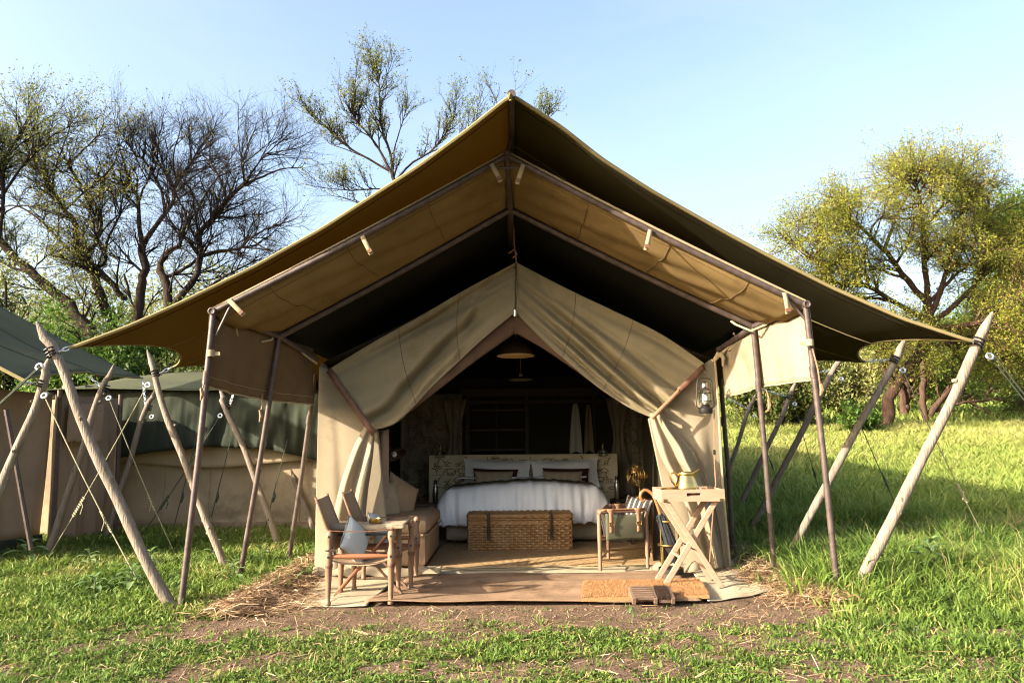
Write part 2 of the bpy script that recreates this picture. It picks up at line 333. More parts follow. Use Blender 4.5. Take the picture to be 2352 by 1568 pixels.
GRASS = leafmat('grass_blades', [(0.0, (0.045, 0.08, 0.014)), (0.35, (0.098, 0.168, 0.027)), (0.7, (0.17, 0.24, 0.043)), (0.9, (0.27, 0.28, 0.075)), (1.0, (0.36, 0.29, 0.13))], 0.36)
GRASS_FIELD = leafmat('field_grass', [(0.0, (0.045, 0.10, 0.014)), (0.3, (0.12, 0.20, 0.03)), (0.6, (0.22, 0.27, 0.055)), (0.85, (0.33, 0.32, 0.10)), (1.0, (0.44, 0.38, 0.18))], 0.32)
STRAW = leafmat('dry_straw', [(0.0, (0.13, 0.075, 0.04)), (0.5, (0.31, 0.20, 0.11)), (1.0, (0.52, 0.39, 0.24))], 0.15)
WEED = leafmat('weed_leaves', [(0.0, (0.07, 0.15, 0.04)), (1.0, (0.24, 0.33, 0.14))], 0.35)
# ------------------------------------------------------------------ ground
def gz(x, y):
    x = np.asarray(x, float); y = np.asarray(y, float)
    k = sstep(2.3, 5.0, x); st = 15.0 * (1 - k) + 8.6 * k
    d = y - st; soft = np.where(d > 0, d * d / (d + 3.0), 0)
    far = np.minimum(soft, 48) + 0.25 * np.maximum(soft - 48, 0)
    near = 1 - np.exp(-np.maximum(0, np.abs(y - 6.6) - 1.0)) * 0
    lawn = sstep(2.0, 3.2, np.abs(x)) * 0.05
    return 0.118 * far + lawn * sstep(5.4, 6.6, y) + 0.02 * (fbm(x * 1.3, y * 1.3, 3) - 0.5) * sstep(1.9, 2.6, np.abs(x - 0.05) + 3 * (y < 5.7))
_gz0 = gz
def gz(x, y):
    x = np.asarray(x, float); y = np.asarray(y, float)
    return _gz0(x, y) + (1 - sstep(5.75, 5.9, y)) * (.022 * (fbm(x * 3.1 + 40, y * 3.1, 3) - .5) + .012 * (fbm(x * 11, y * 11 + 7, 2) - .5))
def gz1(x, y): return float(gz(np.array([x]), np.array([y]))[0])

def green_mask(x, y):
    """1 where grass grows, 0 on bare soil"""
    x = np.asarray(x, float); y = np.asarray(y, float)
    n = fbm(x * 1.7 + 3, y * 1.7 + 9, 4)
    edgeL = -2.15 + 0.35 * (n - .5) - 0.35 * np.clip(6.3 - y, 0, 2); edgeR = 2.45 + 0.5 * (n - .5) - 0.15 * np.clip(6.0 - y, 0, 2)
    left = 1 - sstep(edgeL - 0.35, edgeL + 0.25, x); right = sstep(edgeR - 0.25, edgeR + 0.4, x)
    fg = 1 - sstep(5.0, 5.55, y + 0.5 * (n - .5) + 0.05 * np.abs(x))
    patch = sstep(0.37, 0.49, fbm(x * 2.6 + 3, y * 3.4 + 9, 4))
    return np.clip(np.maximum(np.maximum(left, right), fg) * (0.20 + 0.80 * np.maximum(patch, np.maximum(left * sstep(5.3, 6.0, y), right * sstep(5.0, 5.8, y)))), 0, 1)

def axis(lo, hi, near_lo, near_hi, step, grow):
    a = list(np.arange(near_lo, near_hi, step)); s = step; p = near_hi
    while p < hi: a.append(p); s *= grow; p += s
    a.append(hi); s = step; p = near_lo - step; b = []
    while p > lo: b.append(p); s *= grow; p -= s
    b.append(lo); return np.array(b[::-1] + a)
xs = axis(-260, 260, -7, 9, 0.09, 1.09); ys = axis(-40, 420, 3.2, 13, 0.09, 1.07)
X, Y = np.meshgrid(xs, ys); Z = gz(X, Y)
V = np.stack([X, Y, Z], -1).reshape(-1, 3); nx, ny = len(xs), len(ys)
ii = (np.arange(ny - 1)[:, None] * nx + np.arange(nx - 1)[None, :]).ravel()
gm = green_mask(V[:, 0], V[:, 1])
def ground_material():
    m, nt, b, out = newmat('soil_and_turf'); tc = N(nt, 'ShaderNodeTexCoord'); o = tc.outputs['Object']
    n1 = N(nt, 'ShaderNodeTexNoise', Scale=2.2, Detail=8.0, Roughness=0.65); n2 = N(nt, 'ShaderNodeTexNoise', Scale=55.0, Detail=6.0, Roughness=0.7); n3 = N(nt, 'ShaderNodeTexNoise', Scale=9.0, Detail=6.0)
    for n in (n1, n2, n3): nt.links.new(o, n.inputs['Vector'])
    soil = ramp(nt, n1.outputs[0], [(0.3, (0.13, 0.087, 0.06)), (0.55, (0.20, 0.138, 0.095)), (0.75, (0.28, 0.205, 0.145))])
    fine = ramp(nt, n2.outputs[0], [(0.35, (0.45, 0.42, 0.4)), (0.6, (1.0, 1.0, 1.0)), (0.72, (1.35, 1.3, 1.2))])
    soil = mixc(nt, 1.0, soil, fine, 'MULTIPLY')
    turf = ramp(nt, n3.outputs[0], [(0.3, (0.025, 0.032, 0.010)), (0.7, (0.06, 0.07, 0.02))])  # turf darkened, the shade beneath dense blades painted into the ground
    a = N(nt, 'ShaderNodeAttribute'); a.attribute_name = 'rnd'
    f = ramp(nt, a.outputs['Fac'], [(0.35, (0, 0, 0)), (0.95, (0.75, 0.75, 0.75))])
    nt.links.new(mixc(nt, f, soil, turf), b.inputs['Base Color']); b.inputs['Roughness'].default_value = 0.97; b.inputs['Specular IOR Level'].default_value = 0.05
    ad = N(nt, 'ShaderNodeMath', operation='ADD'); nt.links.new(n2.outputs[0], ad.inputs[0]); nt.links.new(n3.outputs[0], ad.inputs[1])
    bp = N(nt, 'ShaderNodeBump', Strength=0.9, Distance=0.03); nt.links.new(ad.outputs[0], bp.inputs['Height']); nt.links.new(bp.outputs[0], b.inputs['Normal'])
    return m
tag(npmesh('ground', V, [np.stack([ii, ii + 1, ii + nx + 1, ii + nx], 1)], ground_material(), None, gm, True), 'brown soil and turf ground around the tents', None, None, 'structure')

# ------------------------------------------------------------------ main tent
tent = thing('safari_tent', 'large olive and tan safari tent with an open draped doorway and a wide flysheet', 'tent', (0, 7.5, 0))
YF, YM, YT, YB = 6.15, 6.86, 7.52, 13.4         # front frame, middle frame, tent front, tent back
def P(a, Yd): return at(a[0], a[1], Yd)

# flysheet ------------------------------------------------
LE = [(1175, 218), (1069, 303), (960, 384), (744, 524), (590, 610), (431, 687), (300, 745), (160, 797)]
RE = [(1175, 218), (1288, 291), (1382, 366), (1499, 441), (1671, 538), (1765, 588), (1911, 660), (2075, 730), (2235, 782)]
APEXY, TIPY, FB, NB = 5.45, 5.95, 14.95, 5
def fly_front(E, s):
    xs_ = np.array([abs(p[0] - E[0][0]) for p in E], float); q = s * xs_[-1]
    sg = 1 if E[-1][0] > E[0][0] else -1
    py = float(np.interp(q, xs_, [p[1] for p in E])) ; 
    h = 18.0; py = (py * 2 + float(np.interp(max(0, q - h), xs_, [p[1] for p in E])) + float(np.interp(min(xs_[-1], q + h), xs_, [p[1] for p in E]))) / 4
    Yd = APEXY + (TIPY - APEXY) * s + 0.36 * math.sin(math.pi * min(1, s)) ** 1.2
    return at(E[0][0] + sg * q, py, Yd)
def fly_fn(E, side):
    tip = fly_front(E, 1.0); ap = fly_front(E, 0.0)
    def fn(u, v):
        f = fly_front(E, u)
        sc_ = abs(math.sin(math.pi * v * NB)) ** 0.75
        e = 1 - 0.105 * sc_ * u ** 3
        yb = lerp(f.y, FB, v) if v > 0 else f.y
        uu = u * e; g = fly_front(E, uu)
        x = lerp(g.x, tip.x * uu * 0.99, min(1, v * 3)); 
        zb = ap.z + 0.02 - (ap.z - tip.z) * (1 - (1 - uu) ** 1.13)
        z = lerp(g.z, zb, min(1, v * 2.5)) - 0.10 * math.sin(math.pi * uu) * math.sin(math.pi * min(1, v)) - 0.03 * sc_ * u * u
        z += 0.012 * math.sin(9 * v + 5 * u) * u
        return (x, yb, z)
    return fn
for E, nm in ((LE, -1), (RE, 1)):
    mb = MB(); fn = fly_fn(E, nm); mb.grid(fn, 40, 90)
    fl = obj('flysheet', mb, K['fly'], tent, 180, thick=0.004)
    fl['label'] = 'olive flysheet slope ' + ('left of the ridge, glowing amber' if nm < 0 else 'right of the ridge, dark beneath')
    hem = MB(); hem.tube([fn(i / 60, 0) for i in range(61)], 0.016, 6); hem.tube([fn(1, j / 150) for j in range(151)], 0.012, 5)
    obj('hem', hem, K['fly_hem'], fl)
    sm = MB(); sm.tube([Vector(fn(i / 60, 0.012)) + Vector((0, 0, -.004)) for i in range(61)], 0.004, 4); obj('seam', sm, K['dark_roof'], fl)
    for q in (.10, .20, .31, .43):
        sm = MB(); sm.tube([Vector(fn(i / 40, q)) + Vector((0, 0, -.005)) for i in range(41)], 0.006, 4); obj('seam', sm, K['fly_hem'], fl)
ap = fly_front(LE, 0)
mb = MB(); mb.tube([ap + Vector((0, -0.05, 0.0)), (ap.x, FB, ap.z + .01)], 0.034, 10); obj('ridge_pole', mb, K['steel'], tent)
mb = MB(); mb.tube([ap + Vector((-.012 + .01 * math.cos(i), -.03 - .012 * i, -.03 - .02 * math.sin(i * 2))) for i in range(6)], 0.016, 6); obj('ridge_lashing', mb, K['fly_hem'], tent)

# awning frames -------------------------------------------
fa = P((1165, 358), YF); fl_ = P((490, 716), YF); fr_ = P((1850, 700), YF)
ma = P((1172, 482), YM); ml = P((642, 773), YM); mr = P((1730, 750), YM)
def foot(px, py): 
    p = gnd(px, py, 0.02); return p
def tubeobj(name, pts, r, m=None, n=10, parent=tent):
    mb = MB(); mb.tube(pts, r, n); return obj(name, mb, m or K['steel'], parent)
R1 = 0.027
def bowed(a, b, sag, k=14): return [a.lerp(b, i / k) + Vector((0, 0, -sag * math.sin(math.pi * i / k))) for i in range(k + 1)]
tubeobj('rafter', bowed(fa, fl_, 0.03), R1); tubeobj('rafter', bowed(fa, fr_, 0.03), R1)
tubeobj('rafter', bowed(ma, ml, 0.02), R1); tubeobj('rafter', bowed(ma, mr, 0.02), R1)
def awn_pole(top, px, py, Yg):
    b = at(px, py, Yg); b.z = gz1(b.x, Yg) - 0.05
    o = tubeobj('awning_pole', [top, top.lerp(b, .5) + Vector((0.01, 0, 0)), b], 0.026)
    j = top.lerp(b, 0.235); d = (b - top).normalized()
    mb = MB(); mb.tube([j - d * 0.05, j + d * 0.05], 0.029, 10); obj('sleeve', mb, K['steel'], o); return o
awn_pole(fl_, 414, 1398, 5.98); awn_pole(fr_, 1925, 1362, 6.20)
awn_pole(ml, 549, 1292, 6.95); awn_pole(mr, 1777, 1280, 7.05)
tl = P((733, 846), YT); tr = P((1641, 824), YT)
awn_pole(P((724, 860), 7.9), 661, 1270, 8.05); awn_pole(P((1655, 870), 8.1), 1683, 1240, 8.3)
tubeobj('eave_rail', [fl_, ml, tl + Vector((-.04, .05, .1))], 0.028); tubeobj('eave_rail', [fr_, mr, tr + Vector((.06, .05, .1))], 0.028)
tubeobj('ridge_rail', [fa, ma, Vector((ma.x, YB, ma.z))], 0.036)
tubeobj('fly_prop', [fa + Vector((0, .02, 0)), Vector((ap.x, YF + .02, ap.z - .02))], 0.024)
for c, a_, b_ in ((fl_, (533, 696), (497, 770)), (fr_, (1806, 685), (1858, 742))):
    tubeobj('corner_brace', [P(a_, YF), P(b_, YF)], 0.014)
tubeobj('apex_brace', [P((1138, 386), YF), P((1192, 386), YF)], 0.012)
for p, d in ((fa, (0, -1, 0)), (fl_, (0, -1, 0)), (fr_, (0, -1, 0))):
    mb = MB(); mb.torus(p + Vector((0, -0.035, 0)), 0.026, 0.009, 14, 6, (math.pi / 2, 0, 0)); mb.tube([p + Vector((0, -.034, 0)), p + Vector((0, .02, 0))], 0.034, 10); obj('frame_joint', mb, K['steel'], tent)
# awning cloth (front bay tan, rear bays dark), sagging between frames
def roof_fn(a0, e0, a1, e1, sag, up=0.035, ripple=0.0):
    def fn(u, v):
        p = a0.lerp(e0, u).lerp(a1.lerp(e1, u), v)
        p = p + Vector((0, 0, up - sag * math.sin(math.pi * v ** .55) * (0.4 + 0.6 * u) - 0.02 * math.sin(math.pi * u)))
        p.z += ripple * (math.sin(11 * u + 17 * v) * math.sin(math.pi * v) + 0.6 * math.sin(23 * u - 9 * v + 1)) * math.sin(math.pi * v)
        return p
    return fn
for e0, e1 in ((fl_, ml), (fr_, mr)):
    mb = MB(); mb.grid(roof_fn(fa, e0, ma, e1, 0.10, 0.034, 0.012), 34, 24); o = obj('awning_roof', mb, K['awning'], tent, 180, thick=0.003)
    mb = MB(); mb.tube([roof_fn(fa, e0, ma, e1, 0.06, 0.036)(i / 30, 0) for i in range(31)], 0.010, 5); obj('hem', mb, K['strap_cloth'], o)
    rf = roof_fn(fa, e0, ma, e1, 0.10, 0.034, 0.012)
    for q in (.28, .56, .82):
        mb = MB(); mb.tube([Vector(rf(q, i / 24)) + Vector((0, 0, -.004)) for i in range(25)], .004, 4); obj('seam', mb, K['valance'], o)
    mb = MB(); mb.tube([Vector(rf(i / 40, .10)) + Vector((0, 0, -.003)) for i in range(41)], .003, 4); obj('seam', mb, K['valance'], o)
bk = Vector((ma.x, YB, ma.z))
for e, sx in ((ml, -1), (mr, 1)):
    eb = Vector((e.x * 0.93, YB, 2.25))
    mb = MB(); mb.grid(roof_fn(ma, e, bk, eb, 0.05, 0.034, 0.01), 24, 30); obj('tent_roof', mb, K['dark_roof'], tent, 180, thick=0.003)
# valances
def valance(top, bot, mcloth, seed):
    """top / bot: lists of world points along the valance"""
    def fn(u, v):
        k = u * (len(top) - 1); i = min(int(k), len(top) - 2); t = k - i
        a = top[i].lerp(top[i + 1], t); b = bot[i].lerp(bot[i + 1], t)
        p = a.lerp(b, v); p.x += 0.018 * v * math.sin(u * 15 + seed) + 0.010 * v * math.sin(u * 41 + seed * 2); return p
    mb = MB(); mb.grid(fn, 46, 12); o = obj('valance', mb, mcloth, tent, 180, thick=0.003)
    mb = MB(); mb.tube([fn(i / 40, .995) for i in range(41)], 0.009, 5); mb.tube([Vector(fn(i / 40, .86)) for i in range(41)], 0.0035, 4); obj('hem', mb, K['strap_cloth'], o)
off = Vector((-.035, 0, 0))
valance([fl_ + off, ml + off, P((727, 800), YT) + off], [P((478, 888), YF) + off, P((606, 918), YM) + off, P((727, 930), YT) + off], K['valance'], 0.5)  # cloth with shade in its colour here; the right one stays cream
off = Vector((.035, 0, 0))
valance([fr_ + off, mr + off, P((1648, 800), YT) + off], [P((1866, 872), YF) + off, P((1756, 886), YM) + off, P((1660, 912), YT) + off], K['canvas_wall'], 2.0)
# straps looped over the front frame
def loop_strap(px, py, dx, dy, w=0.04, L=0.15):
    c = P((px, py), YF); d = Vector((dx, 0, dy)).normalized(); t = Vector((-d.z, 0, d.x))
    mb = MB(); pts = [(-.05, .036), (-.045, -.0), (-.036, -.038), (.04, -.048), (L * .6, -.046), (L, -.035)]
    def fn(u, v):
        k = u * 5; i = min(int(k), 4); q = k - i; a, y = lerp(pts[i][0], pts[i + 1][0], q), lerp(pts[i][1], pts[i + 1][1], q)
        return c + d * a + Vector((0, y, 0)) + t * (v - .5) * w
    mb.grid(fn, 20, 2); o = obj('strap', mb, K['strap_cloth'], tent, 60, thick=0.005)
    mb = MB(); mb.box(c + d * (L * .78) + Vector((0, -.05, 0)), (w * 1.0, .012, .03), (0, -math.atan2(dx, -dy), 0)); obj('buckle', mb, K['leather'] , o)
for a in ((1133, 388, .45, -.9), (1199, 391, -.3, -.95), (838, 553, .45, -.9), (1490, 540, -.25, -.97), (537, 698, .7, -.7), (1800, 684, .1, -1)): loop_strap(*a)
for (px, py, sg) in ((484, 811, 1), (1859, 787, -1)):
    c = P((px, py), 6.1); mb = MB(); mb.tube([c + Vector((0, 0, -.028)), c + Vector((0, 0, .028))], 0.036, 12, False); mb.box(c + Vector((sg * .05, 0, -.005)), (.06, .012, .03)); obj('strap', mb, K['strap_cloth'], tent)
# tie cords, bows at the tent corners
for pts, Yc in (([(1790, 700), (1760, 745), (1725, 760), (1690, 745), (1680, 738)], 6.6), ([(1700, 770), (1670, 800), (1650, 820)], 7.3), ([(1685, 765), (1700, 790), (1672, 805)], 7.2), ([(560, 720), (540, 735), (545, 770), (552, 780)], 6.3), ([(600, 785), (625, 780), (632, 760), (610, 770)], 6.7), ([(660, 775), (700, 815), (728, 835)], 7.2)):
    mb = MB(); mb.tube([P(p, Yc + .08 * i) for i, p in enumerate(pts)], 0.011, 6); obj('tie_cord', mb, K['strap_cloth'], tent)
mb = MB(); mb.tube([P((1652, 812), 7.4), P((1662, 822), 7.38), P((1660, 840), 7.4)], [.03, .022, .012], 8); mb.tube([P((1652, 812), 7.4), P((1640, 828), 7.4), P((1634, 826), 7.42)], [.03, .02, .01], 8); obj('tie_bow', mb, K['strap_cloth'], tent)
mb = MB(); mb.tube([P((1180, 500), YT - .1), P((1181, 560), YT - .05), P((1183, 575), YT - .06), P((1186, 604), YT - .02)], 0.008, 6)
mb.tube([P((1168, 582), YT - .06), P((1183, 572), YT - .07), P((1187, 585), YT - .06), P((1178, 592), YT - .06)], 0.010, 6); obj('apex_cord', mb, K['leather_light'], tent)
for (x0, y0, x1, y1, Yc) in ((470, 850, 462, 905, 6.0), (602, 905, 597, 955, 6.8), (1866, 800, 1885, 895, 6.1), (1760, 895, 1765, 930, 6.9)):
    mb = MB(); mb.tube([P((x0, y0), Yc), P(((x0 + x1) / 2 + 3, (y0 + y1) / 2), Yc), P((x1, y1), Yc)], 0.007, 5)
    mb.tube([P((x1, y1 - 14), Yc - .02), P((x1 + 3, y1), Yc - .02), P((x1 - 1, y1 + 14), Yc - .02)], [.012, .018, .006], 6); obj('toggle_cord', mb, K['leather_light'], tent)

# tent front ----------------------------------------------
def poly(pts, t):
    pts = [Vector((*p, 0)) if len(p) == 2 else Vector(p) for p in pts]
    n = len(pts) - 1; k = min(max(t, 0), 1) * n; i = min(int(k), n - 1); f = k - i
    p0, p1, p2, p3 = pts[max(i - 1, 0)], pts[i], pts[i + 1], pts[min(i + 2, n)]
    return 0.5 * ((2 * p1) + (p2 - p0) * f + (2 * p0 - 5 * p1 + 4 * p2 - p3) * f * f + (3 * p1 - p0 - 3 * p2 + p3) * f ** 3)
def px_sheet(name, top, bot, Yfn, nu, nv, m, parent=tent, thick=0.004):
    """sheet between two picture-plane polylines, depth from Yfn(u,v)"""
    def fn(u, v):
        a = poly(top, u); b = poly(bot, u); p = a.lerp(b, v); return at(p.x, p.y, Yfn(u, v))
    mb = MB(); mb.grid(fn, nu, nv); return obj(name, mb, m, parent, 180, thick=thick), fn
gau = lambda x, c, w: math.exp(-((x - c) / w) ** 2)
def depthL(u, v):
    d = 0.0
    k = 1 - u
    c1 = 0.50 + 0.42 * u; d += 0.115 * gau(v, c1, 0.10 + 0.10 * k) * (0.25 + 0.75 * sstep(0, .45, u))
    d -= 0.075 * gau(v, c1 + .20 - .12 * u, 0.09) * sstep(.05, .5, u)
    c2 = 0.30 + 0.5 * u; d -= 0.05 * gau(v, c2, .12) * sstep(.1, .5, u)
    d += 0.045 * gau(v, 0.10 + 0.06 * u, .05) * (1 - u) + 0.03 * gau(v, .2 - .1 * u, .05)
    d += 0.05 * gau(v, .28 * k + 0.05, .06) * gau(u, .35, .3)
    d += 0.035 * gau(u - .18 * v, .13, .035) * (1 - v) - 0.02 * gau(u - .18 * v, .19, .04)
    d += 0.006 * math.sin(30 * v + 9 * u) * u
    return YT - 0.02 + d * 1.35 - 0.08 * u * v
def depthR(u, v):
    d = 0.0; k = 1 - u
    for c0, c1, a, w_ in ((0.36, 0.80, 0.10, .075), (0.62, 0.93, 0.085, .06), (0.16, 0.50, 0.035, .06), (0.82, .985, .05, .04)):
        d += a * gau(v, c0 + (c1 - c0) * u, w_ * (0.6 + 0.7 * k)) * (0.2 + .8 * sstep(0, .4, u))
    for c0, c1, a, w_ in ((0.49, 0.87, 0.06, .06), (0.74, 0.965, .05, .05), (.24, .65, .05, .09)):
        d -= a * gau(v, c0 + (c1 - c0) * u, w_ * (0.6 + .7 * k)) * sstep(0.05, .5, u)
    d += 0.04 * gau(v, .10, .05) * gau(u, .75, .28) + 0.03 * gau(u - .2 * v, .12, .03) * (1 - v)
    d += 0.005 * math.sin(34 * v + 7 * u) * u
    return YT - 0.02 + d * 1.35 - 0.08 * u * v
cl, cfL = px_sheet('door_curtain', [(1185, 603), (1078, 660), (968, 724), (860, 784), (760, 845)], [(1183, 718), (1108, 780), (1046, 838), (990, 891), (945, 940), (905, 974), (852, 988)], depthL, 64, 54, K['canvas'])
cr, cfR = px_sheet('door_curtain', [(1186, 603), (1300, 662), (1410, 714), (1520, 768), (1618, 834)], [(1184, 718), (1252, 786), (1300, 828), (1353, 873), (1402, 909), (1450, 938), (1500, 960)], depthR, 64, 60, K['canvas'])
for cu, fn_c, us_ in ((cl, cfL, (.30, .62)), (cr, cfR, (.30, .60))):
    for q in us_:
        mb = MB(); mb.tube([fn_c(q + .02 * math.sin(3 * i / 40), i / 40) + Vector((0, -.004, 0)) for i in range(41)], .0032, 4); obj('seam', mb, K['trim'], cu)
    mb = MB(); mb.tube([fn_c(i / 60, .985) + Vector((0, -.004, 0)) for i in range(61)], .005, 5); mb.tube([fn_c(i / 60, .93) + Vector((0, -.003, 0)) for i in range(61)], .002, 4); mb.tube([fn_c(i / 60, .008) + Vector((0, -.002, 0)) for i in range(61)], .006, 5); obj('hem', mb, K['canvas'], cu)
cl['label'] = 'left half of the draped tan doorway curtain'; cr['label'] = 'right half of the draped tan doorway curtain'
px_sheet('trim', [(1183, 716), (1108, 778), (1046, 836), (990, 889), (940, 942)], [(1183, 765), (1136, 798), (1080, 838), (1010, 893), (938, 949)], lambda u, v: YT + .02 + .05 * v - 0.08 * u + .02 * math.sin(6 * u), 30, 5, K['trim'], cl)
px_sheet('trim', [(1184, 716), (1252, 784), (1300, 826), (1353, 871), (1392, 901)], [(1184, 765), (1230, 790), (1277, 820), (1340, 864), (1390, 902)], lambda u, v: YT + .02 + .05 * v - 0.06 * u, 30, 5, K['trim'], cr)
mb = MB(); mb.tube([P((1186, 606), YT - .03), P((1188, 660), YT - .03), P((1184, 716), YT - .035)], 0.004, 5); mb.tube([P((1183, 716), YT - .05), P((1184, 768), YT - .03)], 0.007, 6); obj('zip_seam', mb, K['trim'], tent)
mb = MB(); mb.tube([P((1183, 712), YT - .06), P((1183, 726), YT - .06)], 0.016, 8); obj('zip_pull', mb, K['galv'], tent)
# left wall strip and the gathered lower drape
def wl_depth(u, v):
    return YT + 0.05 + 0.02 * math.sin(5 * u + 3 * v) * v + 0.035 * gau(u, .62 - .1 * v, .12) * v - 0.05 * gau(v, 1, .10) * (1 + .5 * math.sin(9 * u))
px_sheet('front_wall', [(733, 842), (742, 843), (752, 847), (768, 868), (806, 920), (870, 990)], [(722, 1328), (750, 1332), (780, 1334), (810, 1334), (850, 1333), (900, 1330)], wl_depth, 34, 44, K['canvas_wall'])
def drape(Lp, Rp, folds, amp, m, base):
    def fn(u, v):
        a = poly(Lp, v); b = poly(Rp, v); p = a.lerp(b, u)
        g = amp * (0.45 + 0.9 * sstep(0, .5, v)) * (1 - .15 * v)
        yy = base - 0.05 - g * (0.9 * math.sin(folds * math.pi * u + 0.6 * math.sin(2.5 * v)) ** 2 + .35 * math.sin(folds * 1.7 * math.pi * u + 1.3 + v)) - 0.05 * math.sin(math.pi * u)
        return at(p.x, p.y, yy)
    mb = MB(); mb.grid(fn, 60, 50); return obj('gathered_drape', mb, m, tent, 180, thick=0.004)
drape([(838, 978), (826, 1000), (812, 1026), (796, 1070), (781, 1116), (766, 1180), (752, 1250), (742, 1326)], [(860, 992), (859, 1010), (857, 1040), (852, 1080), (846, 1120), (840, 1180), (838, 1250), (842, 1330)], 1.5, 0.085, K['canvas_wall'], YT)
px_sheet('inner_door_panel', [(858, 995), (875, 990), (893, 985)], [(850, 1325), (870, 1322), (893, 1318)], lambda u, v: YT + .35 + .03 * math.sin(8 * u), 12, 20, K['wall_pink'])
# right wall strip and drape
def wr_depth(u, v):
    return YT + 0.05 + 0.045 * gau(u - .25 * v, .18, .10) * (.4 + .6 * v) - .05 * gau(u - .3 * v, .40, .10) * sstep(.1, .5, v) + 0.02 * math.sin(6 * u + 2) * v - 0.05 * gau(v, 1, .12)
px_sheet('front_wall', [(1488, 962), (1530, 926), (1572, 885), (1612, 842), (1628, 828), (1641, 824)], [(1560, 1305), (1590, 1308), (1620, 1308), (1640, 1306), (1660, 1303), (1678, 1298)], wr_depth, 36, 44, K['canvas_wall'])
drape([(1492, 950), (1497, 978), (1508, 1020), (1522, 1058), (1540, 1090), (1566, 1140), (1588, 1200), (1602, 1250), (1614, 1304)], [(1518, 940), (1548, 985), (1588, 1030), (1606, 1062), (1622, 1092), (1640, 1145), (1652, 1200), (1660, 1250), (1668, 1304)], 2, 0.10, K['canvas_wall'], YT)
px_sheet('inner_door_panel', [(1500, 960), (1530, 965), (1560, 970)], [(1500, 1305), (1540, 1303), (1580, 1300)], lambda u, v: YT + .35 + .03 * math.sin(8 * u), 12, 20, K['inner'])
# door tie-back straps
def flat_strap(name, a, b, wd, m, Ya, Yb):
    pa = P(a, Ya); pb = P(b, Yb); d = (pb - pa).normalized(); t = Vector((-d.z, 0, d.x)).normalized()
    mb = MB(); mb.grid(lambda u, v: pa.lerp(pb, u) + t * (v - .5) * wd + Vector((0, -.02 * math.sin(math.pi * u), 0)), 12, 2); return obj(name, mb, m, tent, 60, thick=0.008)
flat_strap('tieback_strap', (755, 850), (859, 996), 0.062, K['leather'], YT - .04, YT - .17)
flat_strap('tieback_strap', (1616, 842), (1560, 897), 0.062, K['leather'], YT - .04, YT - .12)
flat_strap('tieback_strap', (1562, 895), (1497, 960), 0.042, K['leather_light'], YT - .12, YT - .18)
# corner edges, sod cloth along the ground
mb = MB(); mb.tube([P((1642, 824), YT), P((1650, 930), YT), P((1660, 1110), YT), P((1677, 1298), YT - .05)], 0.012, 6); obj('corner_piping', mb, K['strap_cloth'], tent)
def sod(a, b, seed):
    def fn(u, v):
        p = Vector(a).lerp(Vector(b), u); return p + Vector((0, -0.10 * v - .02 * math.sin(20 * u + seed) * v, 0.055 + 0.05 * math.sin(math.pi * v) + 0.015 * math.sin(31 * u + seed) - 0.05 * v))
    mb = MB(); mb.grid(fn, 50, 8); obj('sod_cloth', mb, K['canvas_wall'], tent, 180, thick=0.004)
sod((-1.98, 7.42, 0), (-0.72, 7.46, 0), 1); sod((1.35, 7.50, 0), (2.22, 7.58, 0), 4)
# body of the tent: side walls, rear wall, groundsheet
tlx, trx = tl.x - .0, tr.x
def wallgrid(name, a, b, zt0, zt1, m, wob=0.02):
    a = Vector(a); b = Vector(b)
    nrm = Vector((-(b - a).y, (b - a).x, 0)).normalized()
    mb = MB(); mb.grid(lambda u, v: a.lerp(b, u) + nrm * wob * math.sin(u * 19) * math.sin(math.pi * v) + Vector((0, 0, lerp(zt0, zt1, u) * (1 - v))), 30, 10); return obj(name, mb, m, tent, 180, thick=0.004)
wallgrid('side_wall', (tlx, YT + .06, 0), (tlx - .05, YB, 0), 2.14, 2.14, K['canvas'])
wallgrid('side_wall', (trx, YT + .06, 0), (trx + .05, YB, 0), 2.14, 2.14, K['canvas'])
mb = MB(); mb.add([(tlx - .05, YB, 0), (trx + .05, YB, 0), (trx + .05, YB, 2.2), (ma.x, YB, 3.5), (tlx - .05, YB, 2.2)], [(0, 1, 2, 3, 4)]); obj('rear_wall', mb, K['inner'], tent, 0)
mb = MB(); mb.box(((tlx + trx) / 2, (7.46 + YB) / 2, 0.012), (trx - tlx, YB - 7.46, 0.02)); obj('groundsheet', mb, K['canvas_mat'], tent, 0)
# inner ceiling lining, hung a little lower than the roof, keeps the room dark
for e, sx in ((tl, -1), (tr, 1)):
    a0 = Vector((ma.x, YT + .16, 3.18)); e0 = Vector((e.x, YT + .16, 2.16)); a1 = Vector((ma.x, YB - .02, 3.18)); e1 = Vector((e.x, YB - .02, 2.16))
    mb = MB(); mb.grid(roof_fn(a0, e0, a1, e1, .05, 0, .01), 16, 24); obj('ceiling_lining', mb, K['inner'], tent, 180, thick=0.003)
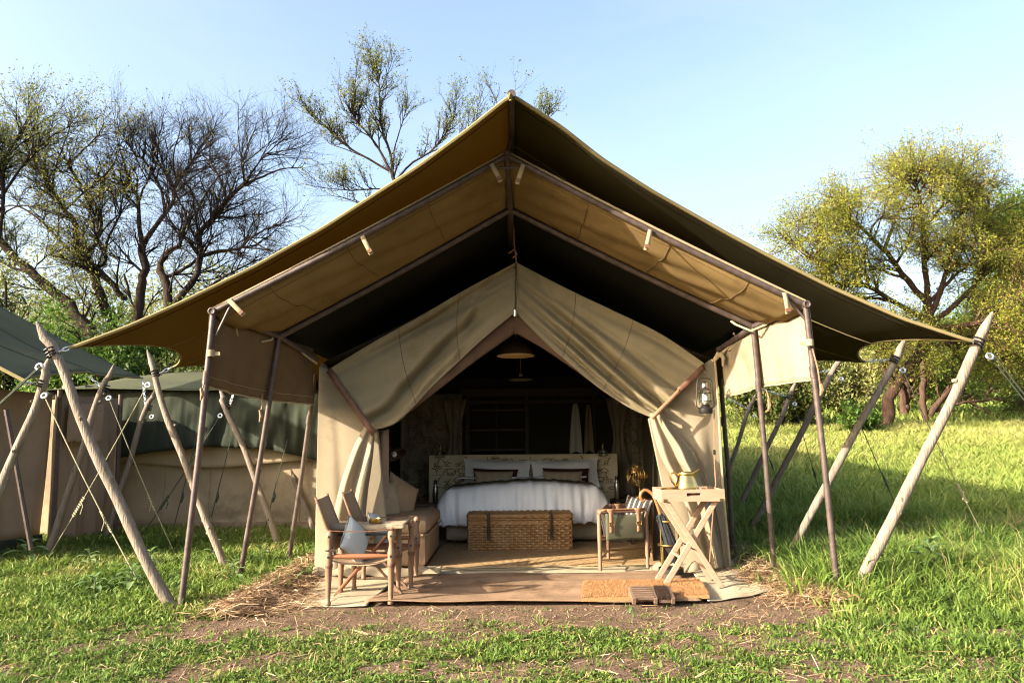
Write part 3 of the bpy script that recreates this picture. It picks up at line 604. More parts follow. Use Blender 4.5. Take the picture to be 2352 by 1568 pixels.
# ------------------------------------------------------------------ guy poles with ropes
def guy_pole(label, top, foot_, r, group, tip=None, rope_end=None, m='pole', ringk=0.115, rope='rope', rope_r=0.006, double=False):
    r *= .75; tp = at(*top); fp = at(*foot_); fp.z = gz1(fp.x, fp.y) - 0.03
    t = thing('guy_pole', label, 'pole', fp, 0, group)
    n = 24; pts = []; rad = []; sd = random.random() * 9
    for i in range(n + 1):
        k = i / n; p = fp.lerp(tp, k); a = 0.022 * math.sin(k * 5 + sd) + .008 * math.sin(k * 13 + sd); pts.append(p + Vector((a, a * .6, 0)))
        rad.append(r * (1.06 - 0.22 * k + 0.05 * math.sin(11 * k + sd) + .04 * math.sin(29 * k + 2 * sd)))
    d = (tp - fp).normalized()
    kt = 1 - 0.15 / (tp - fp).length
    pts = [fp - d * .12 + (pts[0] - fp)] + [p for p, i in zip(pts, range(n + 1)) if i / n < kt] + [fp.lerp(tp, kt), fp.lerp(tp, kt + (1 - kt) * .6), tp]
    rad = [r * 1.06] + [q for q, i in zip(rad, range(n + 1)) if i / n < kt] + [r * .84, r * .5, r * .16]
    mb = MB(); mb.tube(pts, rad, 12); kr = random.Random(int(sd * 1000))
    for q in range(6):
        kk_ = kr.uniform(.08, .85); c_ = fp.lerp(tp, kk_); an = kr.uniform(0, 6.28); o_ = Vector((math.cos(an), math.sin(an), .2)) * r
        mb.tube([c_ + o_ * .5, c_ + o_ * .96, c_ + o_ * 1.12 + Vector((0, 0, .008))], [r * .5, r * .38, r * .18], 7)
    obj('shaft', mb, K[m], t)
    rp = fp.lerp(tp, 1 - ringk * 2.5 / (tp - fp).length); out_x = -1 if tp.x < fp.x else 1
    mb = MB()
    for o in (-.025, 0.0, .03): mb.torus(rp + d * o, r * .99, 0.008, 14, 5, d.to_track_quat('Z', 'Y').to_euler())
    mb.tube([rp + Vector((-out_x * r, 0, 0)), rp + Vector((-out_x * (r + .04), -.01, -.01))], 0.008, 5); obj('binding', mb, K['iron'], t)
    rg = rp + Vector((out_x * (r + .025), -.03, -.12)); mb = MB(); mb.torus(rg, 0.026, 0.010, 14, 6, (math.pi / 2 * .8, 0, 0)); obj('ring', mb, K['galv'], t)
    if tip is not None:
        tp2 = Vector(tip); a = rp + Vector((-out_x * r, 0, 0)); mb = MB(); L = (tp2 - a).length; k = max(2, int(L / .05))
        for i in range(k):
            c = a.lerp(tp2, (i + .5) / k); q = (tp2 - a).normalized().to_track_quat('X', 'Z').to_euler(); q.x += (i % 2) * math.pi / 2
            Q = q.to_matrix(); mb.tube([c + Q @ Vector((0.034 * math.cos(j * math.pi / 5), 0.014 * math.sin(j * math.pi / 5), 0)) for j in range(11)], 0.0055, 5, False)
        obj('chain', mb, K['galv'], t)
    if rope_end is not None:
        e = Vector(rope_end); e.z = gz1(e.x, e.y) - .02
        for q in range(2 if double else 1):
            mb = MB(); o = Vector((.03 * q, -.02 * q, 0)); kk = [rg.lerp(e, i / 10) + o * (1 - i / 10) + Vector((0, 0, -.04 * math.sin(math.pi * i / 10))) for i in range(11)]
            mb.tube(kk, rope_r, 6); obj('guy_rope', mb, K['rope_dark'] if q else K[rope], t)
        mb = MB()
        for i in range(9):
            k = rg.lerp(e, .60 + .012 * i) + Vector((0, 0, -.035)); mb.tube([k + Vector((-.014, 0, .01)), k + Vector((.014, -.01, -.012))], 0.009, 5)
        kn = rg.lerp(e, .62) + Vector((0, -.01, -.035)); mb.tube([kn, kn + Vector((.03, -.02, -.05)), kn + Vector((.01, -.02, -.13))], 0.006, 5)
        obj('rope_knot', mb, K[rope], t)
        mb = MB(); mb.tube([e + Vector((0, 0, .10)), e + Vector((.02, 0, -.1))], [.014, .008], 6); obj('peg', mb, K['iron'], t)
    return t
fL = fly_fn(LE, -1); fR = fly_fn(RE, 1)
GL = 'guy poles holding the left edge of the flysheet'; GR = 'guy poles holding the right edge of the flysheet'; GN = 'guy poles of the green tent on the left'
guy_pole('thick pale guy pole at the front left corner of the flysheet, nearest the camera', (84, 738, 5.86), (398, 1394, 6.0), 0.058, GL, fL(1, 0), (-6.1, 6.1, 0), 'pole', rope='rope_dark', double=True)
guy_pole('second guy pole from the front on the left, foot in bright grass', (338, 803, 7.72), (514, 1296, 7.55), 0.048, GL, fL(1, .2), (-5.0, 7.9, 0))
guy_pole('third guy pole from the front on the left, seen below the left valance', (504, 890, 9.5), (645, 1266, 9.0), 0.052, GL, fL(1, .4), (-4.9, 9.6, 0), 'pole_grey', rope='rope_dark')
guy_pole('rearmost visible guy pole on the left, close beside the tent wall', (612, 925, 11.2), (722, 1205, 10.5), 0.05, GL, fL(1, .6), None, 'pole_grey')
guy_pole('thick pale guy pole at the front right corner of the flysheet, nearest the camera', (2280, 716, 5.98), (1964, 1368, 6.28), 0.060, GR, fR(1, 0), (5.9, 6.7, 0), 'pole', rope='rope_dark', double=True)
guy_pole('second guy pole from the front on the right, half in sun', (2082, 772, 7.72), (1808, 1290, 7.95), 0.056, GR, fR(1, .2), (5.35, 8.35, 0))
guy_pole('third guy pole from the front on the right, crossing behind the steel pole', (1940, 806, 9.52), (1714, 1232, 9.9), 0.056, GR, fR(1, .4), (5.3, 10.0, 0), 'pole_grey', rope='rope_dark')
guy_pole('fourth guy pole from the front on the right, dark in the shade', (1830, 872, 11.35), (1684, 1150, 11.9), 0.054, GR, fR(1, .6), (5.0, 11.9, 0), 'pole_grey', rope='rope_dark')
guy_pole('rearmost guy pole on the right, just right of the hurricane lantern', (1735, 905, 13.1), (1640, 1075, 13.6), 0.052, GR, fR(1, .8), (5.0, 13.8, 0), 'pole_grey', rope='rope_dark')
ntip = [at(58, 880, 6.9), at(205, 864, 8.4), at(328, 872, 10.2)]
guy_pole('stout guy pole of the green tent cut off by the left picture edge', (116, 815, 7.0), (-75, 1290, 6.9), 0.058, GN, ntip[0], (-3.35, 6.75, 0), 'pole', rope='rope')
guy_pole('guy pole of the green tent behind the thick front left pole', (262, 836, 8.4), (96, 1270, 8.3), 0.052, GN, ntip[1], (-3.9, 8.6, 0), 'pole_grey')
guy_pole('dark guy pole of the green tent, farthest of its row', (358, 890, 9.9), (230, 1236, 9.6), 0.050, GN, ntip[2], None, 'pole_grey')

# ------------------------------------------------------------------ green tent on the left
nb = thing('neighbouring_tent', 'dark green canvas tent roof and pinkish wall at the left picture edge', 'tent', (-7.2, 9, 0))
def nfly(u, v):
    e = ntip[0].lerp(ntip[1], v * 2) if v < .5 else ntip[1].lerp(ntip[2], v * 2 - 1)
    e = e + Vector((-.22 * abs(math.sin(2 * math.pi * v)) ** .8, 0, 0.02))
    a = Vector((-9.6, lerp(6.75, 10.35, v), 4.55)); p = a.lerp(e, u)
    p.z -= 0.16 * math.sin(math.pi * u) * (.5 + .5 * math.sin(math.pi * v)) - .03 * math.sin(14 * u) * math.sin(3 * v); p.y -= .22 * math.sin(math.pi * u) * (1 - v) * -1
    return p
mb = MB(); mb.grid(nfly, 36, 36); o = obj('flysheet', mb, K['green'], nb, 180, thick=0.005)
mb = MB(); mb.tube([nfly(i / 40, 0) for i in range(41)], 0.018, 6); mb.tube([nfly(1, i / 80) for i in range(81)], .012, 5); obj('hem', mb, K['fly_hem'], o)
for v in (.42, .72):
    mb = MB(); mb.tube([Vector(nfly(i / 40, v)) + Vector((0, 0, .006)) for i in range(41)], 0.006, 4); obj('seam', mb, K['green_dark'], o)
def nwall(name, x0, y0, x1, y1, z0, z1, m, wob=.02, seed=0):
    a = Vector((x0, y0, 0)); b = Vector((x1, y1, 0)); nr = Vector((-(b - a).y, (b - a).x, 0)).normalized()
    mb = MB(); mb.grid(lambda u, v: a.lerp(b, u) + nr * (wob * math.sin(u * 17 + seed + 3 * v) + wob * .6 * math.sin(41 * u + seed)) * (0.3 + v) + Vector((0, 0, lerp(z1, z0, v))), 36, 14); return obj(name, mb, m, nb, 180, thick=.004)
nwall('side_wall', -5.95, 7.3, -5.80, 9.1, 0.22, 1.95, K['wall_pink'], .02); nwall('side_wall', -5.78, 9.16, -5.55, 10.2, 0.02, 1.95, K['wall_pink'], .03, 2)
nwall('mud_wall', -5.93, 7.3, -5.78, 9.1, 0, 0.24, K['green_dark'], .03, 5)
nwall('front_wall', -9.6, 7.3, -5.97, 7.3, 0, 1.95, K['wall_pink']); 
nwall('end_wall', -9.6, 10.22, -5.53, 10.22, 0, 1.95, K['wall_dull'])
nwall('window_flap', -5.66, 9.25, -5.50, 9.75, 1.35, 1.85, K['wall_pink'], .01)
for (x, y) in ((-5.72, 9.13), (-5.42, 10.0)):
    mb = MB(); mb.tube([(x, y, 2.0), (x + .05, y, 0)], 0.03, 8); obj('wall_pole', mb, K['steel'], nb)
mb = MB(); mb.tube([at(14, 940, 7.6), at(72, 1262, 7.7) * Vector((1, 1, 1)) if False else at(72, 1262, 7.7)], 0.024, 8); obj('awning_pole', mb, K['steel'], nb)

# ------------------------------------------------------------------ low tent behind, between the two
bt = thing('low_tent', 'low beige tent with a sagging dark green upper skirt between the two tents', 'tent', (-4.6, 11.4, 0))
YW = 10.75; bx0, bx1 = at(180, 1100, YW).x, at(760, 1100, YW).x
def bsheet(name, fn, nu, nv, m, parent=bt): mb = MB(); mb.grid(fn, nu, nv); return obj(name, mb, m, parent, 180, thick=.004)
def wallfn(u, v):
    z = lerp(1.45, -.02, v); y = YW + .06 * math.sin(math.pi * v) - .07 * v * v + .025 * math.sin(9 * u + 2 * v) * v + .02 * math.sin(23 * u - 4 * v) * (v) + .05 * gau(v, .86 + .05 * math.sin(7 * u), .05)
    return (lerp(bx0, bx1, u), y, z)
bsheet('wall', wallfn, 70, 26, K['wall_dull'])
def flapfn(u, v):
    x = lerp(bx0 + .3, bx1 - .1, u); z = lerp(1.42, 1.02 + .05 * math.cos(2 * math.pi * u), v); return (x, YW - .035 - .03 * v - .01 * math.sin(13 * u), z)
for q in (.16, .34, .52, .70, .88):
    mb = MB(); mb.tube([Vector(wallfn(q, i / 20)) + Vector((0, -.006, 0)) for i in range(21)], .006, 4); obj('seam', mb, K['wall_pink'], bt)
mb = MB(); mb.grid(lambda u, v: Vector(wallfn(u, lerp(.86, 1, v))) + Vector((0, -.012, 0)), 60, 3); obj('mud_wall', mb, K['mud'], bt, 180)
bsheet('wall_flap', flapfn, 50, 8, K['wall_dull'])
def skirt(u, v):
    x = lerp(bx0 - .5, bx1, u); zb = np.interp(u, [0, .25, .4, .6, .8, .93, 1], [1.0, 1.10, 1.20, 1.27, 1.23, 1.10, 1.02]); z = lerp(2.12, float(zb), v)
    y = YW - .16 - .05 * math.sin(math.pi * v) - (.22 * (float(fbm(u * 17, v * 1.1, 3)) - .5) + .02 * math.sin(61 * u + 5 * v) + .10 * (float(fbm(u * 47 + 9, v * 2, 2)) - .5)) * (0.25 + .75 * v) - .10 * gau(v, 1, .25); return (x, y, z)
bsheet('green_skirt', skirt, 150, 16, K['green_dark'])
def broof(u, v):
    return (lerp(bx0 - .5, bx1 + .3, u), lerp(YW - .3, YW + 2.2, v), 2.10 + .42 * v + .10 * v * math.sin(math.pi * u) - .03 * math.sin(math.pi * v) + .02 * math.sin(9 * u))
bsheet('roof', broof, 40, 10, K['green'])
nwx = bx1 + .02
mb = MB(); mb.grid(lambda u, v: (nwx, lerp(YW, YW + 2.2, u), lerp(2.2, 0, v)), 8, 8); obj('end_wall', mb, K['wall_dull'], bt)
mb = MB(); mb.grid(lambda u, v: (bx0, lerp(YW, YW + 2.2, u), lerp(2.2, 0, v)), 8, 8); obj('end_wall', mb, K['wall_dull'], bt)
for px_ in (350, 430, 560):
    mb = MB(); a = at(px_ + 100, 1010, YW - .3); b = at(px_ + 40, 1235, YW - .9); b.z = 0
    mb.tube([a, a.lerp(b, .5), b], 0.007, 5); kn = a.lerp(b, .52); mb.tube([kn, kn + Vector((.02, -.02, -.06)), kn + Vector((-.01, -.02, -.14))], 0.014, 5); obj('guy_rope', mb, K['rope_dark'], bt)

# ------------------------------------------------------------------ room inside the tent
def wallobj(name, label, cat): return thing(name, label, cat, (0, 12.3, 0))
pt = wallobj('partition_screen', 'dark canvas partition with timber frame behind the headboard', 'partition')
YR = 12.35
def pb(name, a, b, Yd, th, m, parent=pt, dy=0.0):
    p, q = at(a[0], a[1], Yd), at(b[0], b[1], Yd); mb = MB(); mb.box(((p.x + q.x) / 2, Yd + dy, (p.z + q.z) / 2), (abs(q.x - p.x), th, abs(q.z - p.z))); return obj(name, mb, m, parent, 0, bevel=.004)
mb = MB(); mb.grid(lambda u, v: (lerp(tlx, trx, u), YR + .05 + .02 * math.sin(40 * u), lerp(2.4, 0, v)), 60, 8); obj('back_curtain', mb, K['inner'], pt, 180)
pb('pelmet', (1055, 893), (1382, 908), YR, .06, K['dark_wood']); pb('rail', (1055, 920), (1382, 925), YR, .04, K['dark_wood'])
for x in (1068, 1205, 1360): pb('post', (x, 908), (x + 12, 1160), YR, .05, K['dark_wood'], dy=-.01)
for y in (940, 985, 1030): pb('shelf', (1082, y), (1204, y + 5), YR, .16, K['dark_wood'], dy=-.06)
pb('shelf_post', (1138, 930), (1143, 1050), YR, .05, K['dark_wood'], dy=-.09)

# toile motifs ------------------------------------------------
def ell(cx, cy, a, b, n=14): return [(cx + a * math.cos(2 * math.pi * i / n), cy + b * math.sin(2 * math.pi * i / n)) for i in range(n + 1)]
MOT = {
 'elephant': [ell(0, .5, .42, .28), ell(.45, .6, .17, .18), [(.58, .52), (.66, .35), (.62, .15), (.70, .08)], [(-.28, .3), (-.28, 0)], [(-.12, .25), (-.12, 0)], [(.15, .25), (.15, 0)], [(.3, .3), (.3, 0)], [(-.42, .55), (-.5, .3)]],
 'antelope': [ell(0, .45, .3, .13), [(.26, .5), (.42, .72), (.54, .68)], [(.44, .73), (.36, .95), (.44, 1.02)], [(-.22, .36), (-.26, 0)], [(-.15, .34), (-.1, 0)], [(.18, .36), (.2, 0)], [(.24, .38), (.34, .05)], [(-.3, .48), (-.38, .35)]],
 'tree': [[(0, 0), (.03, .4), (-.05, .65)], [(.03, .4), (.2, .7)], [(.0, .5), (-.25, .75)], ell(-.25, .82, .2, .08), ell(.22, .8, .24, .09), ell(-.02, .98, .28, .09)],
 'bird': [ell(0, .4, .22, .12), [(.18, .46), (.34, .72), (.46, .68)], [(-.05, .28), (-.05, 0)], [(.05, .28), (.08, 0)], [(-.2, .42), (-.5, .3)]],
 'giraffe': [ell(0, .42, .25, .13), [(.2, .5), (.42, 1.05), (.56, 1.0)], [(.15, .52), (.36, 1.0)], [(-.2, .35), (-.22, 0)], [(.15, .35), (.17, 0)], [(-.1, .32), (-.06, 0)]],
}
def toile(parent, x0, x1, z0, z1, yf, scale, seed, w=0.006, dir_='y'):
    r = random.Random(seed); mb = MB(); z = z0; names = list(MOT)
    while z < z1 - scale * .7:
        x = x0 + r.random() * scale * .4
        while x < x1 - scale * .6:
            m = MOT[r.choice(names)]; s = scale * (.75 + .35 * r.random()); fl = r.choice((-1, 1)); cx = x + s * .55
            for pl in m:
                for a, b in zip(pl[:-1], pl[1:]):
                    p = [(cx + fl * q[0] * s, z + q[1] * s * .8) for q in (a, b)]
                    if not all(x0 < q[0] < x1 and z0 < q[1] < z1 for q in p): continue
                    d = Vector((p[1][0] - p[0][0], p[1][1] - p[0][1]))
                    if d.length < 1e-5: continue
                    n_ = Vector((-d.y, d.x)).normalized() * w * .5
                    mb.add([(p[0][0] + n_.x, yf, p[0][1] + n_.y), (p[0][0] - n_.x, yf, p[0][1] - n_.y), (p[1][0] - n_.x, yf, p[1][1] - n_.y), (p[1][0] + n_.x, yf, p[1][1] + n_.y)], [(0, 1, 2, 3)])
            for q in range(3):
                gx = cx + (r.random() - .5) * s; mb.add([(gx, yf, z), (gx + .05, yf, z), (gx + .05, yf, z + w * .8), (gx, yf, z + w * .8)], [(0, 1, 2, 3)])
            x += s * (.95 + .35 * r.random())
        z += scale * .86
    o = obj('printed_motif', mb, K['print'], parent, 0); o['kind'] = 'stuff'; return o

# patterned curtains either side of the partition
for (pxs, lab, sd) in (((1408, 1500), 'toile print curtain hanging right of the headboard', 5), ((920, 1062), 'toile print curtain hanging left of the headboard', 6)):
    x0, x1 = at(pxs[0], 1000, 12.05).x, at(pxs[1], 1000, 12.05).x
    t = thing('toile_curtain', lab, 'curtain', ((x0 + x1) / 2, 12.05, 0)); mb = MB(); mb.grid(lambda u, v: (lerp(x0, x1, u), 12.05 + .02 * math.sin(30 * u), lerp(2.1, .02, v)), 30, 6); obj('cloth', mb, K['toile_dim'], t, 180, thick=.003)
    toile(t, x0, x1, .3, 2.0, 12.02, .23, sd, .011)
    mb = MB(); xm = lerp(x0, x1, .12 if sd == 5 else .88); mb.grid(lambda u, v: (xm + (u - .5) * .42 * (.35 + abs(v - .38) * 1.6), 11.95 - .03 * math.sin(5 * math.pi * u), lerp(2.0, .4, v)), 30, 14); obj('swag', mb, K['toile_dim'], t, 180, thick=.003)
# towels on a rail
for (a, b, y0, y1, m, lab) in ((1306, 1336, 926, 1036, 'towel', 'white towel hanging behind the headboard'), (1340, 1362, 928, 1034, 'towel_tan', 'tan towel hanging beside the white towel')):
    p = at((a + b) / 2, y0, 12.2); q = at((a + b) / 2, y1, 12.2); wd = (b - a) / 1650 * 12.2
    mb = MB(); mb.grid(lambda u, v: (p.x + (u - .5) * wd * (.25 + .75 * v ** .6), 12.22 - .035 * math.sin(7 * u) * (1 - .3 * v), lerp(p.z, q.z - .10 * abs(u - .5), v)), 20, 16)
    tag(obj('towel', mb, K[m], None, 180, thick=.012), lab, 'towel')

# ------------------------------------------------------------------ bed
BX, BW = 0.12, 2.02; BYF, BYH = 9.45, 11.25
bed = thing('bed', 'wide bed with white duvet, olive throw and toile print headboard', 'bed', (BX, 10.3, 0))
hx0, hx1 = at(985, 1045, 11.35).x, at(1418, 1045, 11.35).x; hz = at(1200, 1043, 11.35).z
mb = MB(); mb.box(((hx0 + hx1) / 2, 11.40, hz / 2), (hx1 - hx0, .09, hz)); hb = obj('headboard', mb, K['headboard'], bed, 0, bevel=.012)
toile(hb, hx0 + .02, hx1 - .02, .52, hz - .01, 11.351, .16, 3, .0095)
mb = MB(); mb.box((BX, (BYF + .1 + 11.3) / 2, .20), (BW - .16, 11.3 - BYF - .1, .30)); obj('base', mb, K['linen'], bed, 0, bevel=.01)
def bskirt(u, v):
    x = lerp(BX - BW / 2 + .02, BX + BW / 2 - .02, u); return (x, BYF + .06 - .02 * math.sin(26 * u) * v - .015 * v, lerp(.40, .07, v))
mb = MB(); mb.grid(bskirt, 60, 6); obj('bed_skirt', mb, K['linen'], bed, 180, thick=.004)
for x in (-.85, .85):
    mb = MB(); mb.box((BX + x, BYF + .2, .035), (.08, .08, .07)); obj('leg', mb, K['dark_wood'], bed, 0)
def duv(u, v):
    # u across, v from head (0) to foot edge (1)
    s = (u - .5) * 2; ax = abs(s); W = 1.15
    edge = 1 - ax ** 4.0
    drop = max(0, ax - .80) / .20
    x = BX + W * (s if ax < .8 else math.copysign(.8 + .16 * math.sin(drop * math.pi / 2), s))
    vv = max(0, v - .62) / .38; th = vv * math.pi * .62
    top = 0.74 + .02 * math.sin(3 * s + 1) - .05 * ax ** 2
    y = lerp(BYH - .25, BYF + .12, min(v / .62, 1)) - .26 * math.sin(th) * (1 - .25 * ax ** 3)
    z = top - (.30 * (1 - math.cos(th)) + .05 * vv) * (1) - .30 * drop ** 1.6 * (1 - .2 * vv)
    w1 = math.sin(31 * u + 5 * math.sin(3 * v)) * .5 + math.sin(53 * u + 2 + 3 * v) * .35 + math.sin(17 * u - 4 * v)*.4
    w1 += 1.3 * (.5 - abs(math.sin(38 * u + 2.2 * v + 1 + .8 * math.sin(9 * u)))) + .9 * (.5 - abs(math.sin(61 * u - 3 * v))); z += 0.014 * w1 * (.35 + vv); y += -.032 * w1 * vv * (.4 + .6 * vv)
    z += .16 * ax ** 5 * vv ** 1.5; x -= math.copysign(.10 * ax ** 4 * vv ** 2, s); z += .03 * math.sin(math.pi * min(1, vv)) ; return (x, y, max(z, .26))
mb = MB(); mb.grid(duv, 220, 60); obj('duvet', mb, K['white'], bed, 180, thick=.02, off=-1)
def throw(u, v):
    p = Vector(duv(.03 + .94 * u, .30 + .22 * v)); return p + Vector((0, 0, .022 + .012 * math.sin(math.pi * v)))
mb = MB(); mb.grid(throw, 80, 10); obj('throw', mb, K['blanket'], bed, 180, thick=.014)
mb = MB(); mb.grid(lambda u, v: (BX + (u - .5) * 1.9, lerp(10.75, 11.3, v), .775 + .01 * math.sin(20 * u)), 30, 6); obj('sheet', mb, K['white'], bed, 180, thick=.02)

def pillow(mb, w_, h_, t_, n=18, flange=0.0, ruf=0.0):
    for sg in (-1, 1):
        def fn(u, v):
            a, b = (u - .5) * 2, (v - .5) * 2
            pin = 1 - .07 * (1 - abs(b) ** 2) * abs(a) ** 3; pin2 = 1 - .09 * (1 - abs(a) ** 2) * abs(b) ** 3
            k = max(0, (1 - abs(a / (1 - flange)) ** 2.6)) ** .55 * max(0, (1 - abs(b / (1 - flange)) ** 2.6)) ** .55 if abs(a) < 1 - flange and abs(b) < 1 - flange else 0
            yy = sg * (t_ / 2 * k + .003) + ruf * math.sin(7 * a + 2 * b) * .01 * (1 - k)
            return (a * w_ / 2 * pin2 ** .5 * pin, yy, b * h_ / 2 * pin2)
        k0 = len(mb.F); mb.grid(fn, n, n)
        if sg < 0: mb.F[k0:] = [tuple(reversed(f)) for f in mb.F[k0:]]
    return mb
def cushion(name, label, cat, center, w_, h_, t_, m, tilt=-18, rz=0, roll=0, flange=0, group=None, ruf=0):
    """upright cushion leaning back; local mesh with its own origin"""
    mb = MB(); pillow(mb, w_, h_, t_, 20, flange, ruf)
    o = obj(name, mb, K[m] if isinstance(m, str) else m, None, 60); o.location = center; o.rotation_euler = Euler((math.radians(tilt), math.radians(roll), math.radians(rz)))
    return tag(o, label, cat, group)
def pc(px, py, Yd): return at(px, py, Yd)
G2 = 'pillows and cushions on the bed'
cushion('pillow', 'large white flanged pillow on the left of the bed', 'pillow', pc(1142, 1088, 11.12), 1.04, .45, .24, 'white', -14, 0, 2, .09, G2, 1)
cushion('pillow', 'large white flanged pillow on the right of the bed', 'pillow', pc(1298, 1088, 11.12), 1.04, .45, .24, 'white', -14, 0, -2, .09, G2, 1)
cushion('cushion', 'dark brown oblong cushion on the left white pillow', 'cushion', pc(1138, 1095, 10.90), .68, .25, .15, 'brown_cushion', -16, 0, 2, 0, G2)
cushion('cushion', 'dark brown oblong cushion on the right white pillow', 'cushion', pc(1300, 1095, 10.90), .70, .27, .15, 'brown_cushion', -16, 0, 1, 0, G2)
cushion('cushion', 'small striped beige cushion in front of the left brown cushion', 'cushion', pc(1134, 1098, 10.72), .57, .21, .12, 'stripe_beige', -18, 0, 1, .03, G2)
cushion('cushion', 'small striped beige cushion in front of the right brown cushion', 'cushion', pc(1292, 1098, 10.72), .59, .21, .12, 'stripe_beige', -18, 0, 1, .03, G2)

# wicker trunk ------------------------------------------------
tx0, tx1 = at(1076, 1230, 8.75).x, at(1312, 1230, 8.75).x; ty0, ty1, th_ = 8.72, 9.20, 0.445
tk = thing('wicker_trunk', 'long honey coloured wicker trunk with two dark leather straps at the bed foot', 'trunk', ((tx0 + tx1) / 2, 8.96, 0))
mb = MB(); mb.box(((tx0 + tx1) / 2, (ty0 + ty1) / 2, .18), (tx1 - tx0 - .03, ty1 - ty0 - .03, .33)); mb.box(((tx0 + tx1) / 2, (ty0 + ty1) / 2, .39), (tx1 - tx0 - .02, ty1 - ty0 - .02, .075)); obj('gap_backing', mb, K['wicker_gap'], tk, 0)  # dark filler boxes added behind the weave so its gaps look shaded
def perim(s):
    W_, D_ = tx1 - tx0, ty1 - ty0; L = 2 * (W_ + D_); s = s % L
    if s < W_: return Vector((tx0 + s, ty0, 0)), Vector((0, -1, 0))
    if s < W_ + D_: return Vector((tx1, ty0 + s - W_, 0)), Vector((1, 0, 0))
    if s < 2 * W_ + D_: return Vector((tx1 - (s - W_ - D_), ty1, 0)), Vector((0, 1, 0))
    return Vector((tx0, ty1 - (s - 2 * W_ - D_), 0)), Vector((-1, 0, 0))
LP = 2 * (tx1 - tx0 + ty1 - ty0); step = .050
def weave(z0, z1, rows, out_=0.0):
    mb = MB(); n = int(LP / (step / 4)); hh = (z1 - z0) / rows
    for r_ in range(rows):
        z = z0 + (r_ + .5) * hh; Vv = []; F = []
        for i in range(n + 1):
            s = LP * i / n; p, nn = perim(s); o = .004 + out_ + .012 * math.sin(2 * math.pi * s / (2 * step) + math.pi * (r_ % 2)) + .0015 * math.sin(s * 37 + r_ * 3)
            for (dz, do) in ((-hh * .46, -.012), (0, 0.005), (hh * .46, -.012)): Vv.append(p + nn * (o + do) + Vector((0, 0, z + dz)))
        for i in range(n):
            for j in range(2): a = i * 3 + j; F.append((a, a + 3, a + 4, a + 1))
        mb.add(Vv, F)
    return mb
o = obj('woven_body', weave(.02, .335, 11), K['wicker'], tk, 180); o['kind'] = 'stuff'
mb = MB(); n_ = int(LP / step)
for i in range(n_):
    p, nn = perim(LP * (i + .25) / n_ * 1.0); mb.tube([p + nn * .003 + Vector((0, 0, .01)), p + nn * .003 + Vector((0, 0, .345))], .006, 5, False)
o = obj('stakes', mb, K['wicker'], tk); o['kind'] = 'stuff'
o = obj('woven_lid', weave(.362, .43, 3, .008), K['wicker'], tk, 180); o['kind'] = 'stuff'
for z, r_ in ((.348, .015), (.022, .014), (.44, .016), (.362, .012)):
    mb = MB(); q = 260
    for st_ in range(2): mb.tube([perim(LP * i / q)[0] + perim(LP * i / q)[1] * (.010 + .006 * math.cos(i * .55 + st_ * math.pi)) + Vector((0, 0, z + .009 * math.sin(i * .55 + st_ * math.pi))) for i in range(q + 1)], r_ * .7, 5, False)
    obj('braided_border', mb, K['wicker'], tk)
mb = MB()
for r_ in range(24):
    y = lerp(ty0 + .01, ty1 - .01, (r_ + .5) / 24); mb.tube([(tx0 + (tx1 - tx0) * i / 60, y, .434 + .005 * math.sin(i * .9 * math.pi + r_ * math.pi)) for i in range(61)], .010, 4, False, .6)
o = obj('woven_top', mb, K['wicker'], tk, 180); o['kind'] = 'stuff'
for px_ in (1122, 1266):
    c = at(px_, 1230, 8.70).x; mb = MB(); mb.grid(lambda u, v: (c + (v - .5) * .032, *[(ty0 + .2 - .25 * u * 2, .463) if u < .5 else (ty0 - .035 - .004, .463 - (u - .5) * 2 * .28)][0]), 12, 2); s_ = obj('strap', mb, K['leather_dark'], tk, 60, thick=.006)
    mb = MB(); mb.torus((c, ty0 - .047, .27), .022, .004, 12, 5, (math.pi / 2, 0, 0)); mb.box((c, ty0 - .044, .19), (.04, .008, .05)); obj('buckle', mb, K['leather_dark'], s_)

# bedside tables, flasks, bell lamps ---------------------------
def side_table(name, label, cx, cy, w_, d_, h_, m='dark_wood', top='teak'):
    t = thing(name, label, 'side table', (cx, cy, 0)); mb = MB(); mb.box((cx, cy, h_ - .0125), (w_, d_, .025)); obj('top', mb, K[top], t, 0, bevel=.004)
    for sx in (-1, 1):
        for sy in (-1, 1):
            mb = MB(); mb.box((cx + sx * (w_ / 2 - .025), cy + sy * (d_ / 2 - .025), (h_ - .026) / 2 + .011), (.035, .035, h_ - .05)); obj('leg', mb, K[m], t, 0)
    mb = MB(); mb.box((cx, cy, h_ * .35), (w_ - .06, d_ - .06, .018)); obj('shelf', mb, K[m], t, 0); return t
pL = at(985, 1156, 10.2); side_table('bedside_table', 'small bedside table with a pale top left of the bed', pL.x - .08, 10.25, .40, .36, pL.z)
pR = at(1440, 1146, 10.2); side_table('bedside_table', 'small dark bedside table right of the bed', pR.x + .0, 10.25, .42, .36, pR.z, 'dark_wood', 'dark_wood')
def flask(px, z, Y_, lab):
    x = at(px, 1120, Y_).x; t = thing('flask', lab, 'flask', (x, Y_, z)); mb = MB(); mb.lathe([(.034, 0), (.037, .006), (.037, .20), (.034, .225), (.022, .245), (.021, .262)], (x, Y_, z + .001)); obj('body', mb, K['steel_flask'], t)
    mb = MB(); mb.lathe([(.024, .262), (.024, .31), (.020, .316)], (x, Y_, z + .001)); mb.torus((x, Y_, z + .318), .014, .003, 10, 5, (math.pi / 2, 0, 0)); obj('cap', mb, K['leather_dark'], t)
flask(1000, pL.z, 10.12, 'brushed steel flask standing left of the bed'); flask(1417, pR.z, 10.12, 'brushed steel flask standing right of the bed')
